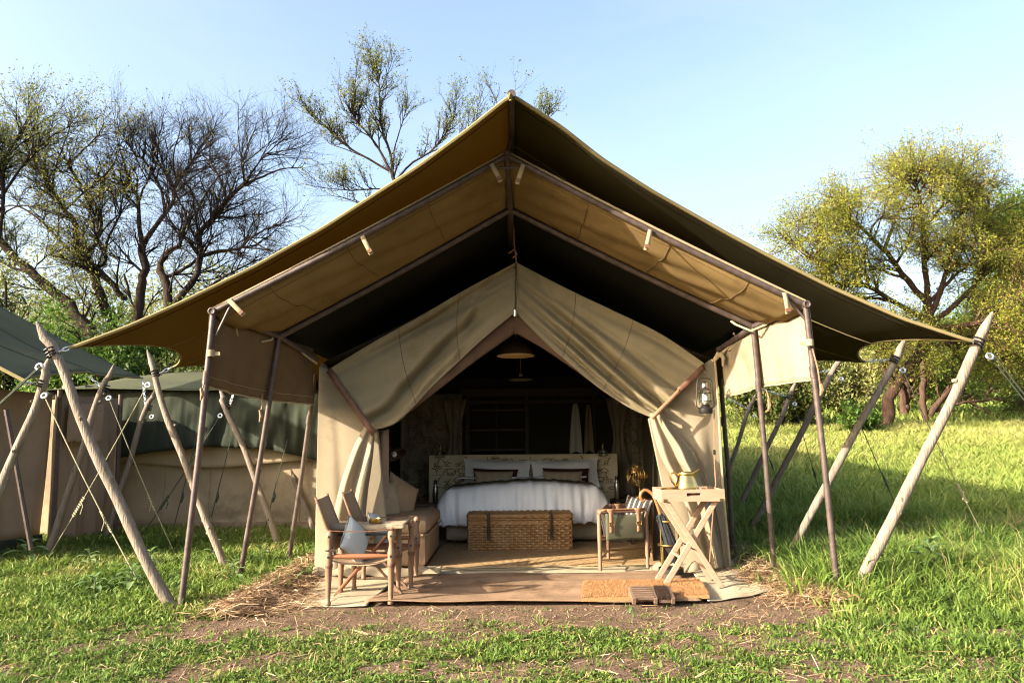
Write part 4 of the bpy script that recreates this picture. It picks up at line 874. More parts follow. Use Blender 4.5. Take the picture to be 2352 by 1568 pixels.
def bell(px, py, lab):
    p = at(px, py, 11.24); t = thing('bell_lamp', lab, 'lamp', (p.x, p.y, p.z)); z = hz + .01
    mb = MB(); mb.lathe([(.052, 0), (.075, .02), (.078, .05), (.05, .085), (.022, .10), (.015, .13), (.019, .13), (.026, .105), (.055, .088), (.082, .05), (.078, .018), (.054, -.003)], (p.x, p.y, z - .05), 18, False); obj('glass_shade', mb, K['glass'], t)
    mb = MB(); mb.lathe([(.012, .10), (.018, .13), (.012, .17), (.008, .19)], (p.x, p.y, z - .05)); mb.tube([(p.x, p.y, z + .13), (p.x + .02, p.y + .06, z + .15), (p.x + .02, p.y + .13, z + .05), (p.x + .02, 11.36, z - .02)], .007, 6); obj('fitting', mb, K['brass_dark'], t)
bell(1012, 1036, 'glass bell reading lamp at the left end of the headboard'); bell(1384, 1028, 'glass bell reading lamp at the right end of the headboard')
# ------------------------------------------------------------------ lamps
def pendant(label, px, py, Y_, dia, bowl=True, top=None):
    c = at(px, py, Y_); r = dia / 2; t = thing('pendant_lamp', label, 'lamp', c)
    if bowl: prof = [(r, 0), (r * .97, .03), (r * .82, .10), (r * .52, .165), (r * .22, .195), (.03, .20)]
    else: prof = [(r, 0), (r * .9, .012), (r * .5, .035), (.04, .05), (.03, .05)]
    mb = MB(); mb.lathe(prof, c, 32, False); s = obj('shade', mb, K['shade_dark'], t, 60)
    mb = MB(); mb.lathe([(q * .985, z - .004) for q, z in prof], c, 32, False); obj('lining', mb, K['shade_cream'] if bowl else K['towel_tan'], s, 60)
    mb = MB(); mb.torus(c, r, .006, 36, 5); obj('rim', mb, K['shade_cream'] if bowl else K['towel_tan'], s)
    mb = MB(); h = prof[-1][1]; mb.tube([c + Vector((0, 0, h)), c + Vector((0, 0, h + .07))], .02, 10); obj('socket', mb, K['brass_dark'], t)
    zt = top or c.z + .5; mb = MB(); mb.tube([c + Vector((0, 0, h + .05)), Vector((c.x, c.y, zt))], .006, 6); obj('cord', mb, K['strap_cloth'], t)
    mb = MB(); mb.lathe([(.012, .10), (.03, .07), (.03, .045), (.012, .025)], c, 12); obj('bulb', mb, K['frost'], t)
pendant('brown dome pendant lamp hanging in the doorway', 1184, 817, 8.25, .42, True, 3.1)
pendant('shallow disc pendant lamp deep inside the tent', 1196, 872, 10.8, .36, False, 3.05)
# tilted reading lamp on the left
p = at(905, 1042, 8.9); t = thing('reading_lamp', 'dark tilted dish reading lamp with a brass fitting inside on the left', 'lamp', (p.x - .12, 8.95, 0))
Q = Matrix.Translation(p) @ Euler((math.radians(-18), math.radians(-26), 0)).to_matrix().to_4x4()
mb = MB(Q); mb.lathe([(.15, -.03), (.135, .0), (.09, .035), (.04, .055), (.025, .06)], (0, 0, 0), 24, False); s = obj('shade', mb, K['shade_dark'], t, 60, thick=.004)
mb = MB(Q); mb.lathe([(.028, .055), (.03, .09), (.018, .12), (.012, .125)], (0, 0, 0), 14); obj('fitting', mb, K['brass'], t)
mb = MB(Q); mb.lathe([(.012, .05), (.032, .01), (.03, -.02), (.01, -.04)], (0, 0, 0), 14); obj('bulb', mb, K['frost'], t)
a = Q @ Vector((0, 0, .12)); mb = MB(); mb.tube([a, a + Vector((-.04, 0, .04)), (p.x - .12, 8.95, a.z - .02), (p.x - .12, 8.95, .02)], .009, 8); mb.lathe([(.11, .022), (.11, .035), (.02, .045)], (p.x - .12, 8.95, 0), 20); obj('stand', mb, K['iron'], t)

# hurricane lantern on the right front wall
lp = at(1621, 949, 7.32); t = thing('hurricane_lantern', 'black hurricane lantern with clear glass hanging on the right front wall', 'lantern', lp)
mb = MB(); mb.lathe([(.066, 0), (.070, .008), (.070, .05), (.058, .062), (.040, .07), (.044, .085), (.03, .09)], lp, 22); obj('tank', mb, K['iron'], t)
mb = MB(); mb.lathe([(.036, .09), (.055, .12), (.060, .16), (.052, .205), (.040, .235), (.037, .235), (.049, .205), (.057, .16), (.052, .12), (.034, .092)], lp, 20, False); obj('globe', mb, K['glass'], t)
mb = MB(); mb.lathe([(.014, .09), (.032, .115), (.036, .145), (.026, .17), (.010, .185)], lp, 14); obj('bulb', mb, K['frost'], t)
mb = MB(); mb.lathe([(.045, .235), (.05, .245), (.036, .262), (.03, .30), (.034, .31), (.012, .325)], lp, 18); obj('chimney', mb, K['steel_flask'], t)
mb = MB()
for s in (-1, 1): mb.tube([lp + Vector((s * .062, 0, .045)), lp + Vector((s * .088, 0, .07)), lp + Vector((s * .090, 0, .10)), lp + Vector((s * .074, 0, .30)), lp + Vector((s * .066, 0, .345)), lp + Vector((s * .03, 0, .352)), lp + Vector((0, 0, .352))], .0065, 6)
for z in (.12, .205): mb.torus(lp + Vector((0, 0, z)), .064, .003, 18, 5)
for s in range(4): mb.tube([lp + Vector((.066 * math.cos(s * 1.57 + .78), .066 * math.sin(s * 1.57 + .78), .09)), lp + Vector((.05 * math.cos(s * 1.57 + .78), .05 * math.sin(s * 1.57 + .78), .24))], .0028, 5)
mb.tube([lp + Vector((-.07, 0, .33)), lp + Vector((-.05, .02, .40)), lp + Vector((0, .05, .45))], .003, 5); mb.tube([lp + Vector((.07, 0, .33)), lp + Vector((.05, .02, .40)), lp + Vector((0, .05, .45))], .003, 5); obj('wire_frame', mb, K['iron'], t)
mb = MB(); pts = [at(1640, 940, 7.34), at(1641, 990, 7.33), at(1641, 1060, 7.34), at(1644, 1110, 7.28), at(1640, 1150, 7.25), at(1636, 1200, 7.3), at(1630, 1290, 7.25)]
mb.tube(pts, .006, 6); t = thing('lamp_cable', 'thin orange tan cable running down from the lantern with an inline switch', 'cable', pts[-1]); obj('cord', mb, K['leather_light'], t)
mb = MB(); c = at(1641, 1038, 7.33); mb.box(c, (.022, .02, .05)); obj('switch', mb, K['iron'], t, 0, bevel=.005)

# ------------------------------------------------------------------ mats
def sheet_mat(name, label, quad, m, thick, z0, wave=.006, nu=30, nv=16, seed=0, cat='mat', frill=0.0):
    q = [Vector(c) for c in quad]
    def fn(u, v):
        p = q[0].lerp(q[1], u).lerp(q[3].lerp(q[2], u), v)
        p.z = z0 + wave * (math.sin(5 * u + 7 * v + seed) + math.sin(13 * u - 5 * v + seed) * .5 + 1.2) ; p.z += (.009 * (1 + math.sin(24 * v + 2.2 * math.sin(4 * u) + 1.5 * math.sin(9 * u))) * (.3 + .7 * u * (1 - u) * 4) if name == 'jute_mat' else 0); p.y += frill * math.sin(21 * u + seed) * (abs(v - .5) > .49)
        return p
    mb = MB(); mb.grid(fn, nu, nv); return tag(obj(name, mb, K[m], None, 180, thick=thick), label, cat)
def g3(px, py): p = gnd(px, py); return (p.x, p.y, 0)
sheet_mat('jute_mat', 'wide brown jute mat laid in front of the tent doorway', [g3(836, 1395), g3(1612, 1388), g3(1560, 1318), g3(948, 1330)], 'burlap', .008, .018, .010, 70, 60, 1, 'mat', .008)
sheet_mat('canvas_mat', 'grey beige canvas mat under the left campaign chairs', [g3(652, 1396), g3(842, 1396), g3(905, 1335), g3(748, 1328)], 'canvas_mat', .004, .010, .004, 30, 20, 2)
sheet_mat('canvas_mat', 'grey beige canvas mat to the right of the tray table', [g3(1626, 1386), g3(1782, 1364), g3(1702, 1302), g3(1588, 1312)], 'canvas_mat', .004, .012, .008, 30, 20, 3)
sheet_mat('sisal_rug', 'coarse woven sisal rug covering the floor inside the tent', [(-.92, 7.60, 0), (1.75, 7.66, 0), (1.75, 9.4, 0), (-.92, 9.4, 0)], 'sisal', .012, .034, .003, 60, 40, 4, 'rug', .01)
mb = MB(); mb.tube([(lerp(-1.0, 1.8, i / 40), 7.52 + .03 * math.sin(i * .4), .05 + .008 * math.sin(i * .7)) for i in range(41)], .014, 6, True, .6); obj('threshold_roll', mb, K['canvas'], tent)
# coir doormat with bristly top
t = thing('coir_doormat', 'orange coir doormat lying on the jute mat', 'doormat', gnd(1480, 1368))
a, b, c, d = [Vector(g3(*p)) for p in ((1336, 1391), (1630, 1384), (1608, 1346), (1340, 1351))]
mb = MB(); V_ = [p + Vector((0, 0, z)) for z in (.034, .064) for p in (a, b, c, d)]; mb.add(V_, [(0, 3, 2, 1), (4, 5, 6, 7), (0, 1, 5, 4), (1, 2, 6, 5), (2, 3, 7, 6), (3, 0, 4, 7)]); obj('backing', mb, K['coir'], t, 0)
nb_ = 16000; uu, vv_ = rng.random(nb_), rng.random(nb_); A, B_, Cc, D = map(np.array, (a, b, c, d))
base = (A * (1 - uu)[:, None] + B_ * uu[:, None]) * (1 - vv_)[:, None] + (D * (1 - uu)[:, None] + Cc * uu[:, None]) * vv_[:, None]; base[:, 2] = .062
dirv = rng.normal(0, .006, (nb_, 3)); dirv[:, 2] = .014 + .006 * rng.random(nb_); sd = rng.normal(0, 1, (nb_, 3)); sd[:, 2] = 0; sd /= np.linalg.norm(sd, axis=1)[:, None]
VV = np.stack([base - sd * .002, base + sd * .002, base + dirv], 1).reshape(-1, 3)
o = npmesh('bristles', VV, [np.arange(nb_ * 3).reshape(-1, 3)], K['coir'], t); o['kind'] = 'stuff'
# boot brush: slatted scraper half and bristle half
bp_ = gnd(1500, 1394); t = thing('boot_brush', 'worn wooden boot scraper with slats and a dark bristle block', 'boot brush', bp_)
x0, x1 = gnd(1451, 1394).x, gnd(1550, 1394).x; y0 = bp_.y - .02; dd = .20; xm = lerp(x0, x1, .55)
def brd(cx, cy, cz, sx, sy, sz, nm='slat', m='brush_wood', par=t): mb = MB(); mb.box((cx, cy, cz), (sx, sy, sz)); return obj(nm, mb, K[m], par, 0, bevel=.003)
brd(x0 + .015, y0 + dd / 2, .06, .03, dd, .05, 'side_rail'); brd(x1 - .015, y0 + dd / 2, .06, .03, dd, .05, 'side_rail'); brd(xm, y0 + dd / 2, .06, .028, dd, .05, 'side_rail')
for i in range(6): brd((x0 + xm) / 2, y0 + .018 + i * .033, .080, xm - x0 - .02, .013, .030)
brd((xm + x1) / 2, y0 + dd / 2, .055, x1 - xm - .05, dd - .02, .03, 'brush_block')
nb_ = 2600; bx_ = rng.uniform(xm + .02, x1 - .035, nb_); by_ = rng.uniform(y0 + .01, y0 + dd - .01, nb_); base = np.stack([bx_, by_, np.full(nb_, .068)], 1)
dirv = rng.normal(0, .006, (nb_, 3)); dirv[:, 2] = .035; sd = rng.normal(0, 1, (nb_, 3)); sd[:, 2] = 0; sd /= np.linalg.norm(sd, axis=1)[:, None]
o = npmesh('bristles', np.stack([base - sd * .003, base + sd * .003, base + dirv], 1).reshape(-1, 3), [np.arange(nb_ * 3).reshape(-1, 3)], K['bristle'], t); o['kind'] = 'stuff'

t.rotation_euler.x = math.radians(17)
# ------------------------------------------------------------------ campaign chairs on the left
LEG = [(.017, 0), (.020, .01), (.019, .022), (.014, .035), (.015, .06), (.021, .22), (.022, .27), (.024, .275), (.024, .40), (.021, .42), (.015, .455), (.017, .49), (.024, .52), (.024, .56), (.014, .578)]
def campaign_chair(label, x, y, rz, z=0.02):
    t = thing('campaign_chair', label, 'chair', (x, y, z), rz, 'campaign chairs at the left of the doorway'); D_, W_ = .50, .50
    for (lx, ly) in ((0, 0), (D_, 0), (0, W_), (D_, W_)):
        mb = MB(); mb.lathe([(q * 1.25, z_) for q, z_ in LEG], (lx, ly, 0), 10); l = obj('leg', mb, K['chair_wood'], t, 40, world=False)
        mb = MB(); mb.lathe([(.0302, .29), (.0325, .293), (.0325, .317), (.0302, .32)], (lx, ly, 0), 10, False); obj('leather_band', mb, K['leather'], l, 40, world=False)
        mb = MB(); mb.tube([(lx, ly - .029, .375), (lx, ly - .034, .375)], .010, 8); mb.tube([(lx, ly - .029, .535), (lx, ly - .034, .535)], .009, 8); obj('bolt', mb, K['iron'], l, 40, world=False)
    for ly in (0, W_):
        mb = MB(); mb.tube([(lerp(.015, D_ - .015, i / 10), ly, .375) for i in range(11)], [.012 + .010 * math.sin(math.pi * i / 10) ** .7 for i in range(11)], 10); obj('side_rail', mb, K['chair_wood_red'], t, 40, world=False)
        mb = MB(); mb.grid(lambda u, v: (lerp(-.03, D_ + .02, u), ly + (v - .5) * .035, .583 - .012 * math.sin(math.pi * u)), 10, 2); obj('arm_strap', mb, K['leather'], t, 40, thick=.004, world=False)
    for lx in (0, D_):
        mb = MB(); mb.tube([(lx, lerp(.015, W_ - .015, i / 8), .335) for i in range(9)], [.011 + .008 * math.sin(math.pi * i / 8) for i in range(9)], 10); obj('cross_rail', mb, K['chair_wood_red'], t, 40, world=False)
    mb = MB(); mb.grid(lambda u, v: (lerp(-.005, D_ + .01, u), lerp(.03, W_ - .03, v), .352 - .055 * math.sin(math.pi * u) ** .8), 16, 6); obj('seat', mb, K['chair_canvas'], t, 180, thick=.006, world=False)
    for ly in (.03, W_ - .03):
        mb = MB(); mb.tube([(.05, ly, .37), (-.02, ly, .57), (-.13, ly, .845)], [.012, .014, .010], 8); obj('back_post', mb, K['chair_wood'], t, 40, world=False)
    mb = MB(); mb.grid(lambda u, v: (lerp(.042, -.12, v) - .035 * math.sin(math.pi * u) * (1 - .2 * v) , lerp(.022, W_ - .022, u), lerp(.40, .835, v) - .02 * math.sin(math.pi * u) * v), 14, 12); obj('backrest', mb, K['chair_canvas'], t, 180, thick=.008, world=False)
    mb = MB(); mb.torus((-.0, -.0, .425), .024, .008, 12, 5); mb.box((.03, -.025, .43), (.05, .012, .02)); obj('back_strap', mb, K['leather_dark'], t, 40, world=False)
    return t
cA = gnd(753, 1389, .02); campaign_chair('wooden campaign chair nearest the camera, canvas back at its left', cA.x, cA.y, math.radians(2))
cB = gnd(808, 1353, .02); campaign_chair('wooden campaign chair behind the small canvas table', cB.x + .02, cB.y, math.radians(2))
cushion('cushion', 'pale white cushion on the nearest campaign chair', 'cushion', (cA.x + .16, cA.y + .22, .49), .31, .31, .12, 'cushion_white', -14, 58, 38, 0, 'white cushions on the campaign chairs')
cushion('cushion', 'pale white cushion on the campaign chair behind the table', 'cushion', (cB.x + .18, cB.y + .24, .50), .34, .34, .12, 'cushion_white', -20, 86, 8, 0, 'white cushions on the campaign chairs')
# folding table
tz = .585; a0 = gnd(765, 1378).x; fx0, fx1 = -1.56, -.93; fy0, fy1 = 6.62, 6.64 + .10
fy0, fy1 = 6.30, 6.62
p0 = at(764, 1207, 6.45); p1 = at(936, 1200, 6.45); fx0, fx1 = p0.x, p1.x; tz = p0.z + .03
tb = thing('folding_table', 'low folding table with a canvas top and crossed wooden legs between the campaign chairs', 'table', ((fx0 + fx1) / 2, 6.46, .02))
mb = MB(); mb.grid(lambda u, v: (lerp(fx0, fx1, u), lerp(fy0, fy1, v), tz - .012 * math.sin(math.pi * u) - .006), 20, 6); mb.grid(lambda u, v: (lerp(fx0, fx1, u), fy0 - .006 * math.sin(12 * u), tz - .006 - .012 * math.sin(math.pi * u) - v * .035), 20, 3); obj('canvas_top', mb, K['table_canvas'], tb, 60, thick=.006)
for y in (fy0 + .02, fy1 - .02):
    mb = MB(); mb.bar((fx0, y, tz - .03), (fx1, y, tz - .03), .022, .022); obj('top_rail', mb, K['chair_wood_red'], tb, 0, bevel=.003)
    for (xa, xb) in ((fx0 + .10, fx1 - .02), (fx1 - .10, fx0 + .06)):
        mb = MB(); mb.bar((xa, y + (.012 if xa < xb else -.012), tz - .03), (xb, y + (.012 if xa < xb else -.012), .035), .022, .018); obj('leg', mb, K['chair_wood_red'] if xa > xb else K['chair_wood'], tb, 0, bevel=.003)
mb = MB(); mb.bar((fx0 + .08, fy0, tz - .09), (fx1 - .1, fy0, tz - .085), .012, .018); obj('stay', mb, K['iron'], tb, 0)
tn = at(861, 1198, 6.45); mb = MB(); mb.lathe([(.052, 0), (.054, .004), (.054, .036), (.05, .04), (.048, .036), (.048, .008)], (tn.x, 6.46, tz - .010), 22); tag(obj('brass_tin', mb, K['brass_dark'], None), 'round brass ashtray tin on the folding table', 'tin')

# ------------------------------------------------------------------ daybed on the left with cushions, drinks table
db = thing('daybed', 'boxy beige upholstered daybed inside the doorway on the left', 'daybed', (-1.35, 8.2, .03))
def rbox(x0, x1, y0, y1, z0, z1, r, puff=0.0, n=7):
    """rounded box as one mesh"""
    mb = MB(); c = Vector(((x0 + x1) / 2, (y0 + y1) / 2, (z0 + z1) / 2)); h = Vector(((x1 - x0) / 2, (y1 - y0) / 2, (z1 - z0) / 2))
    idx = {}
    for ax in range(3):
        for sg in (-1, 1):
            def fn(u, v, ax=ax, sg=sg):
                q = [0, 0, 0]; q[ax] = sg; q[(ax + 1) % 3] = (u * 2 - 1) * sg; q[(ax + 2) % 3] = v * 2 - 1
                p = Vector([q[i] * h[i] for i in range(3)]); inn = Vector([max(-(h[i] - r), min(h[i] - r, p[i])) for i in range(3)]); d = p - inn
                p = inn + (d.normalized() * r if d.length > 1e-6 else d)
                if puff: p.z += puff * (1 - (p.x / h.x) ** 2) * (1 - (p.y / h.y) ** 2) * (1 if p.z > 0 else 0)
                return c + p
            k0 = len(mb.F); mb.grid(fn, n * 2, n * 2)
    return mb
o = obj('base', rbox(-1.90, -.90, 7.62, 9.0, .04, .37, .05), K['upholstery'], db, 60); o = obj('seat_cushion', rbox(-1.91, -.885, 7.60, 9.01, .355, .53, .07, .03), K['upholstery'], db, 60)
mb = MB(); mb.tube([(-1.85, 7.597, .365), (-.93, 7.597, .365), (-.882, 7.65, .365), (-.882, 8.95, .365)], .010, 6); obj('piping', mb, K['upholstery'], db)
for (px, py, Yc, m, wz, lab, rz, rl) in ((855, 1140, 8.0, 'amber', .46, 'amber brown cushion standing highest on the daybed', 62, 20), (880, 1168, 7.95, 'linen', .44, 'beige linen cushion leaning at the left of the daybed', 50, 8), (920, 1172, 8.25, 'upholstery', .44, 'brown beige cushion leaning behind the beige linen cushion', 40, 30)):
    c = at(px, py, Yc); cushion('cushion', lab, 'cushion', (c.x, Yc, max(c.z, .70)), wz, wz, .15, m, -22, rz, rl, 0, 'cushions on the daybed')
dp = at(888, 1160, 9.1); side_table('drinks_table', 'dark drinks table behind the daybed', dp.x, 9.15, .46, .40, dp.z, 'dark_wood', 'dark_wood')
def jar(x, y, z, lab, r, h):
    t = thing('glass_jar', lab, 'jar', (x, y, z)); mb = MB(); mb.lathe([(r * .9, .002), (r, .012), (r, h * .8), (r * .9, h * .86), (r * .84, h * .86), (r * .93, h * .79), (r * .93, .02), (r * .8, .012)], (x, y, z), 18, False); obj('body', mb, K['glass'], t)
    mb = MB(); mb.lathe([(r * .98, h * .86), (r, h * .90), (r * .4, h * .95), (r * .15, h), (r * .3, h * 1.08), (.002, h * 1.14)], (x, y, z), 18); obj('lid', mb, K['steel_flask'], t)
    mb = MB(); mb.lathe([(r * .85, .02), (r * .85, h * .5), (.004, h * .55)], (x, y, z), 14); obj('contents', mb, K['linen'], t)
jar(dp.x - .05, 9.08, dp.z + .001, 'tall lidded glass jar on the drinks table', .062, .20)
mb = MB(); mb.lathe([(.03, .001), (.045, .015), (.05, .09), (.046, .09), (.041, .018), (.025, .012)], (dp.x + .10, 9.02, dp.z), 16, False); tag(obj('tumbler', mb, K['glass'], None), 'cut glass tumbler on the drinks table beside the jar', 'tumbler')
mb = MB(); mb.lathe([(.028, .001), (.042, .015), (.046, .085), (.042, .085), (.038, .018), (.02, .012)], (dp.x + .19, 9.06, dp.z), 16, False); tag(obj('tumbler', mb, K['glass'], None), 'cut glass tumbler farthest right on the drinks table', 'tumbler')

# ------------------------------------------------------------------ leather and canvas armchair on the right
ch = thing('safari_armchair', 'teak armchair with olive canvas side panel and buckled leather straps', 'chair', (1.15, 7.9, .04))
A0 = gnd(1379, 1310, .045); A0 = Vector((A0.x, A0.y, .045)); B0 = Vector((gnd(1508, 1322, .045).x, 7.45, .045)); dv = Vector((.16, .62, 0)); C0, D0 = A0 + dv, B0 + dv
Ht, Hb = .585, .60
for p in (A0, B0, C0, D0):
    mb = MB(); mb.tube([p, p + Vector((0, 0, .3)), p + Vector((0, 0, Ht - .045))], [.017, .021, .020], 10); obj('leg', mb, K['teak'], ch)
for a, b, nm in ((A0, B0, 'arm_rail'), (C0, D0, 'arm_rail'), (A0, C0, 'back_rail'), ):
    mb = MB(); mb.tube([a + Vector((0, 0, Ht - .045)), a.lerp(b, .04) + Vector((0, 0, Ht - .02)), a.lerp(b, .5) + Vector((0, 0, Ht - .025)), a.lerp(b, .96) + Vector((0, 0, Ht - .02)), b + Vector((0, 0, Ht - .045))], .021, 10); obj(nm, mb, K['teak'], ch)
for a, b in ((A0, B0), (C0, D0), (B0, D0), (A0, C0)):
    mb = MB(); mb.tube([a + Vector((0, 0, .30)), b + Vector((0, 0, .30))], .011, 8); mb.tube([a + Vector((0, 0, .10)), b + Vector((0, 0, .10))], .007, 8); obj('stretcher', mb, K['brass_dark'], ch)
for a, b in ((A0, B0), (C0, D0)):
    fnp = lambda u, v: a.lerp(b, lerp(.13, .95, u)) + Vector((0, -.028 - .02 * math.sin(math.pi * v) * math.sin(math.pi * u), lerp(.545, .285, v) - .02 * (1 - v) * math.sin(math.pi * u)))
    mb = MB(); mb.grid(fnp, 14, 10); pn = obj('side_panel', mb, K['olive_canvas'], ch, 180, thick=.008)
    for u in (.24, .82):
        c = a.lerp(b, u) + Vector((0, -.03, 0)); mb = MB()
        d_ = (b - a).normalized(); mb.grid(lambda s, v: c + d_ * (v - .5) * (.042 + .05 * gau(s, 0, .12)) + Vector((0, -.024 - .006 * math.sin(3 * s), lerp(Ht + .004, .36, s))), 14, 2); st_ = obj('leather_strap', mb, K['leather_light'], ch, 60, thick=.006)
        mb = MB(); k = c + Vector((0, -.036, .445)); mb.tube([k + d_ * -.025 + Vector((0, 0, .014)), k + d_ * .025 + Vector((0, 0, .014)), k + d_ * .025 + Vector((0, 0, -.014)), k + d_ * -.025 + Vector((0, 0, -.014)), k + d_ * -.025 + Vector((0, 0, .014))], .0035, 5, False); obj('buckle', mb, K['brass'], st_)
    mb = MB(); mb.grid(lambda u, v: a.lerp(b, lerp(.06, .98, u)) + Vector((0, (v - .5) * .06, Ht + .0 - 4 * .006 * (v - .5) ** 2)), 12, 3); obj('arm_sling', mb, K['leather_light'] if a is A0 else K['leather'], ch, 60, thick=.005)
mb = MB(); mb.grid(lambda u, v: A0.lerp(B0, lerp(.05, .95, u)) + dv * lerp(.05, .95, v) + Vector((0, 0, .315 - .03 * math.sin(math.pi * u))), 10, 10); obj('seat', mb, K['leather'], ch, 180, thick=.01)
mb = MB(); mb.grid(lambda u, v: C0.lerp(D0, lerp(.1, .95, u)) + Vector((0, -.03, lerp(.585, .42, v))), 12, 8); obj('far_panel', mb, K['leather'], ch, 180, thick=.008)
cushion('cushion', 'black and white striped cushion tucked on the teak armchair', 'cushion', (B0.x - .02, 7.92, .54), .30, .34, .12, 'stripe_bw', -24, -30, 10)
cushion('cushion', 'striped cushion low on the left side of the teak armchair', 'cushion', (A0.x + .18, A0.y + .22, .45), .36, .30, .12, 'stripe_bw', -20, 40, 4)

# umbrella stand with umbrella
us = gnd(1541, 1327, .03); us.y = 7.22; us.x = at(1541, 1300, 7.22).x; t = thing('umbrella_stand', 'round brass umbrella stand with a black base', 'umbrella stand', us)
mb = MB(); mb.lathe([(.115, .03), (.12, .035), (.12, .085), (.112, .085), (.112, .045)], (us.x, us.y, 0), 24); obj('base', mb, K['iron'], t)
for i in range(4):
    a = i * math.pi / 2 + .5; q = Vector((us.x + .112 * math.cos(a), us.y + .112 * math.sin(a), 0)); mb = MB(); mb.tube([q + Vector((0, 0, .05)), q + Vector((0, 0, .535))], .008, 8); mb.lathe([(.012, .535), (.014, .545), (.004, .565)], q, 8); obj('post', mb, K['brass_dark'], t)
for z in (.525, .30): mb = MB(); mb.torus((us.x, us.y, z), .114, .009, 28, 6); obj('ring', mb, K['brass_dark'], t)
um = thing('umbrella', 'furled black umbrella with a curved cane handle standing in the brass stand', 'umbrella', us)
ub = Vector((us.x + .075, us.y - .02, .06)); ut = at(1516, 1180, 7.17); ut.y = 7.17
k = 14; mb = MB(); mb.tube([ub.lerp(ut, i / k) + Vector((.006 * math.sin(i * 1.7), 0, 0)) for i in range(k + 1)], [.006, .014, .028, .040, .050, .056, .060, .061, .060, .057, .052, .047, .042, .038, .026], 12); obj('canopy', mb, K['black_cloth'], um)
d_ = (ut - ub).normalized(); mb = MB()
for i in range(6):
    a = i * 1.047; o_ = Vector((math.cos(a), math.sin(a), 0)); mb.tube([ub.lerp(ut, .1) + o_ * .016, ub.lerp(ut, .5) + o_ * .062, ub.lerp(ut, .97) + o_ * .040], [.004, .008, .006], 5)
obj('ribs', mb, K['black_cloth'], um)
hp = [(1517, 1182), (1510, 1160), (1503, 1142), (1494, 1130), (1482, 1125), (1473, 1131), (1471, 1142), (1477, 1150), (1482, 1146)]
mb = MB(); mb.tube([at(poly([(q[0], q[1]) for q in hp], i / 32).x, poly([(q[0], q[1]) for q in hp], i / 32).y, 7.17) for i in range(33)], [.016] * 28 + [.015, .015, .014, .012, .009], 10); obj('handle', mb, K['cane'], um)

# ------------------------------------------------------------------ brass fan behind, on a stool
fp = at(1470, 1092, 9.2); sx_, sy_ = fp.x, 9.25; st_h = .60
side_table('fan_stool', 'dark stool standing under the brass fan', sx_ + .02, sy_ + .03, .34, .32, st_h, 'dark_wood', 'dark_wood')
fn_ = thing('desk_fan', 'brass desk fan with a wire cage right of the bed', 'fan', (sx_, sy_, st_h))
cz = fp.z; mb = MB(); mb.lathe([(.09, .001), (.09, .012), (.03, .03), (.012, .05), (.012, cz - st_h - .02)], (sx_, sy_, st_h), 18); obj('stand', mb, K['brass_dark'], fn_)
Q = Matrix.Translation((sx_, sy_, cz)) @ Euler((math.radians(90), 0, math.radians(-62))).to_matrix().to_4x4()
mb = MB(Q); mb.lathe([(.02, -.10), (.05, -.095), (.055, -.02), (.045, .02), (.012, .03)], (0, 0, 0), 18); obj('motor', mb, K['brass'], fn_)
mb = MB(Q)
for r_ in (.03, .07, .11, .145): mb.torus((0, 0, .115 - .12 * (r_ / .16) ** 2 * .3), r_, .003, 26, 4); mb.torus((0, 0, .03), max(r_, .05), .003, 26, 4)
for i in range(20):
    a = i * math.pi / 10; c_, s_ = math.cos(a), math.sin(a); mb.tube([(0.03 * c_, .03 * s_, .115), (.145 * c_, .145 * s_, .09), (.155 * c_, .155 * s_, .07), (.145 * c_, .145 * s_, .045), (.05 * c_, .05 * s_, .03)], .0022, 4)
obj('cage', mb, K['brass_dark'], fn_)
for i in range(4):
    mb = MB(Q); a = i * math.pi / 2; c_, s_ = math.cos(a), math.sin(a); mb.grid(lambda u, v: (c_ * lerp(.02, .13, u) - s_ * (v - .5) * (.03 + .09 * u), s_ * lerp(.02, .13, u) + c_ * (v - .5) * (.03 + .09 * u), .07 + (v - .5) * .03), 6, 4); obj('blade', mb, K['brass'], fn_, 60, thick=.002)

# ------------------------------------------------------------------ tray table with brass tray and jug
TF = gnd(1540, 1358, .03); tzb = at(1590, 1150, 6.55).z; tzt = at(1590, 1120, 6.55).z
x0 = at(1519, 1135, 6.5).x; x1 = at(1664, 1135, 6.5).x; y0, y1 = 6.50, 6.90
tt = thing('tray_table', 'pale pine folding butler tray table standing right of the doorway', 'table', ((x0 + x1) / 2, 6.7, .03))
def side_board(name, a, b, th, z0, z1, hole=False):
    a = Vector(a); b = Vector(b); L = (b - a).length; d = (b - a).normalized(); nrm = Vector((-d.y, d.x, 0)) * th / 2
    mb = MB()
    if not hole: mb.bar(a + Vector((0, 0, (z0 + z1) / 2)), b + Vector((0, 0, (z0 + z1) / 2)), th, z1 - z0)
    else:
        h0, h1, hz0, hz1 = L * .40, L * .62, lerp(z0, z1, .42), lerp(z0, z1, .70)
        for (s0, s1, q0, q1) in ((0, h0, z0, z1), (h1, L, z0, z1), (h0, h1, z0, hz0), (h0, h1, hz1, z1)):
            mb.bar(a + d * s0 + Vector((0, 0, (q0 + q1) / 2)), a + d * s1 + Vector((0, 0, (q0 + q1) / 2)), th, q1 - q0)
    return obj(name, mb, K['table_wood'], tt, 0, bevel=.0 if hole else .003)
zt0, zt1 = tzb, tzb + .105
side_board('tray_side', (x0, y0, 0), (x1, y0, 0), .014, zt0, zt1, True); side_board('tray_side', (x0, y1, 0), (x1, y1, 0), .014, zt0, zt1)
side_board('tray_side', (x0 + .008, y0 + .008, 0), (x0 + .008, y1 - .008, 0), .014, zt0, zt1 - .002); side_board('tray_side', (x1 - .008, y0 + .008, 0), (x1 - .008, y1 - .008, 0), .014, zt0, zt1 - .002)
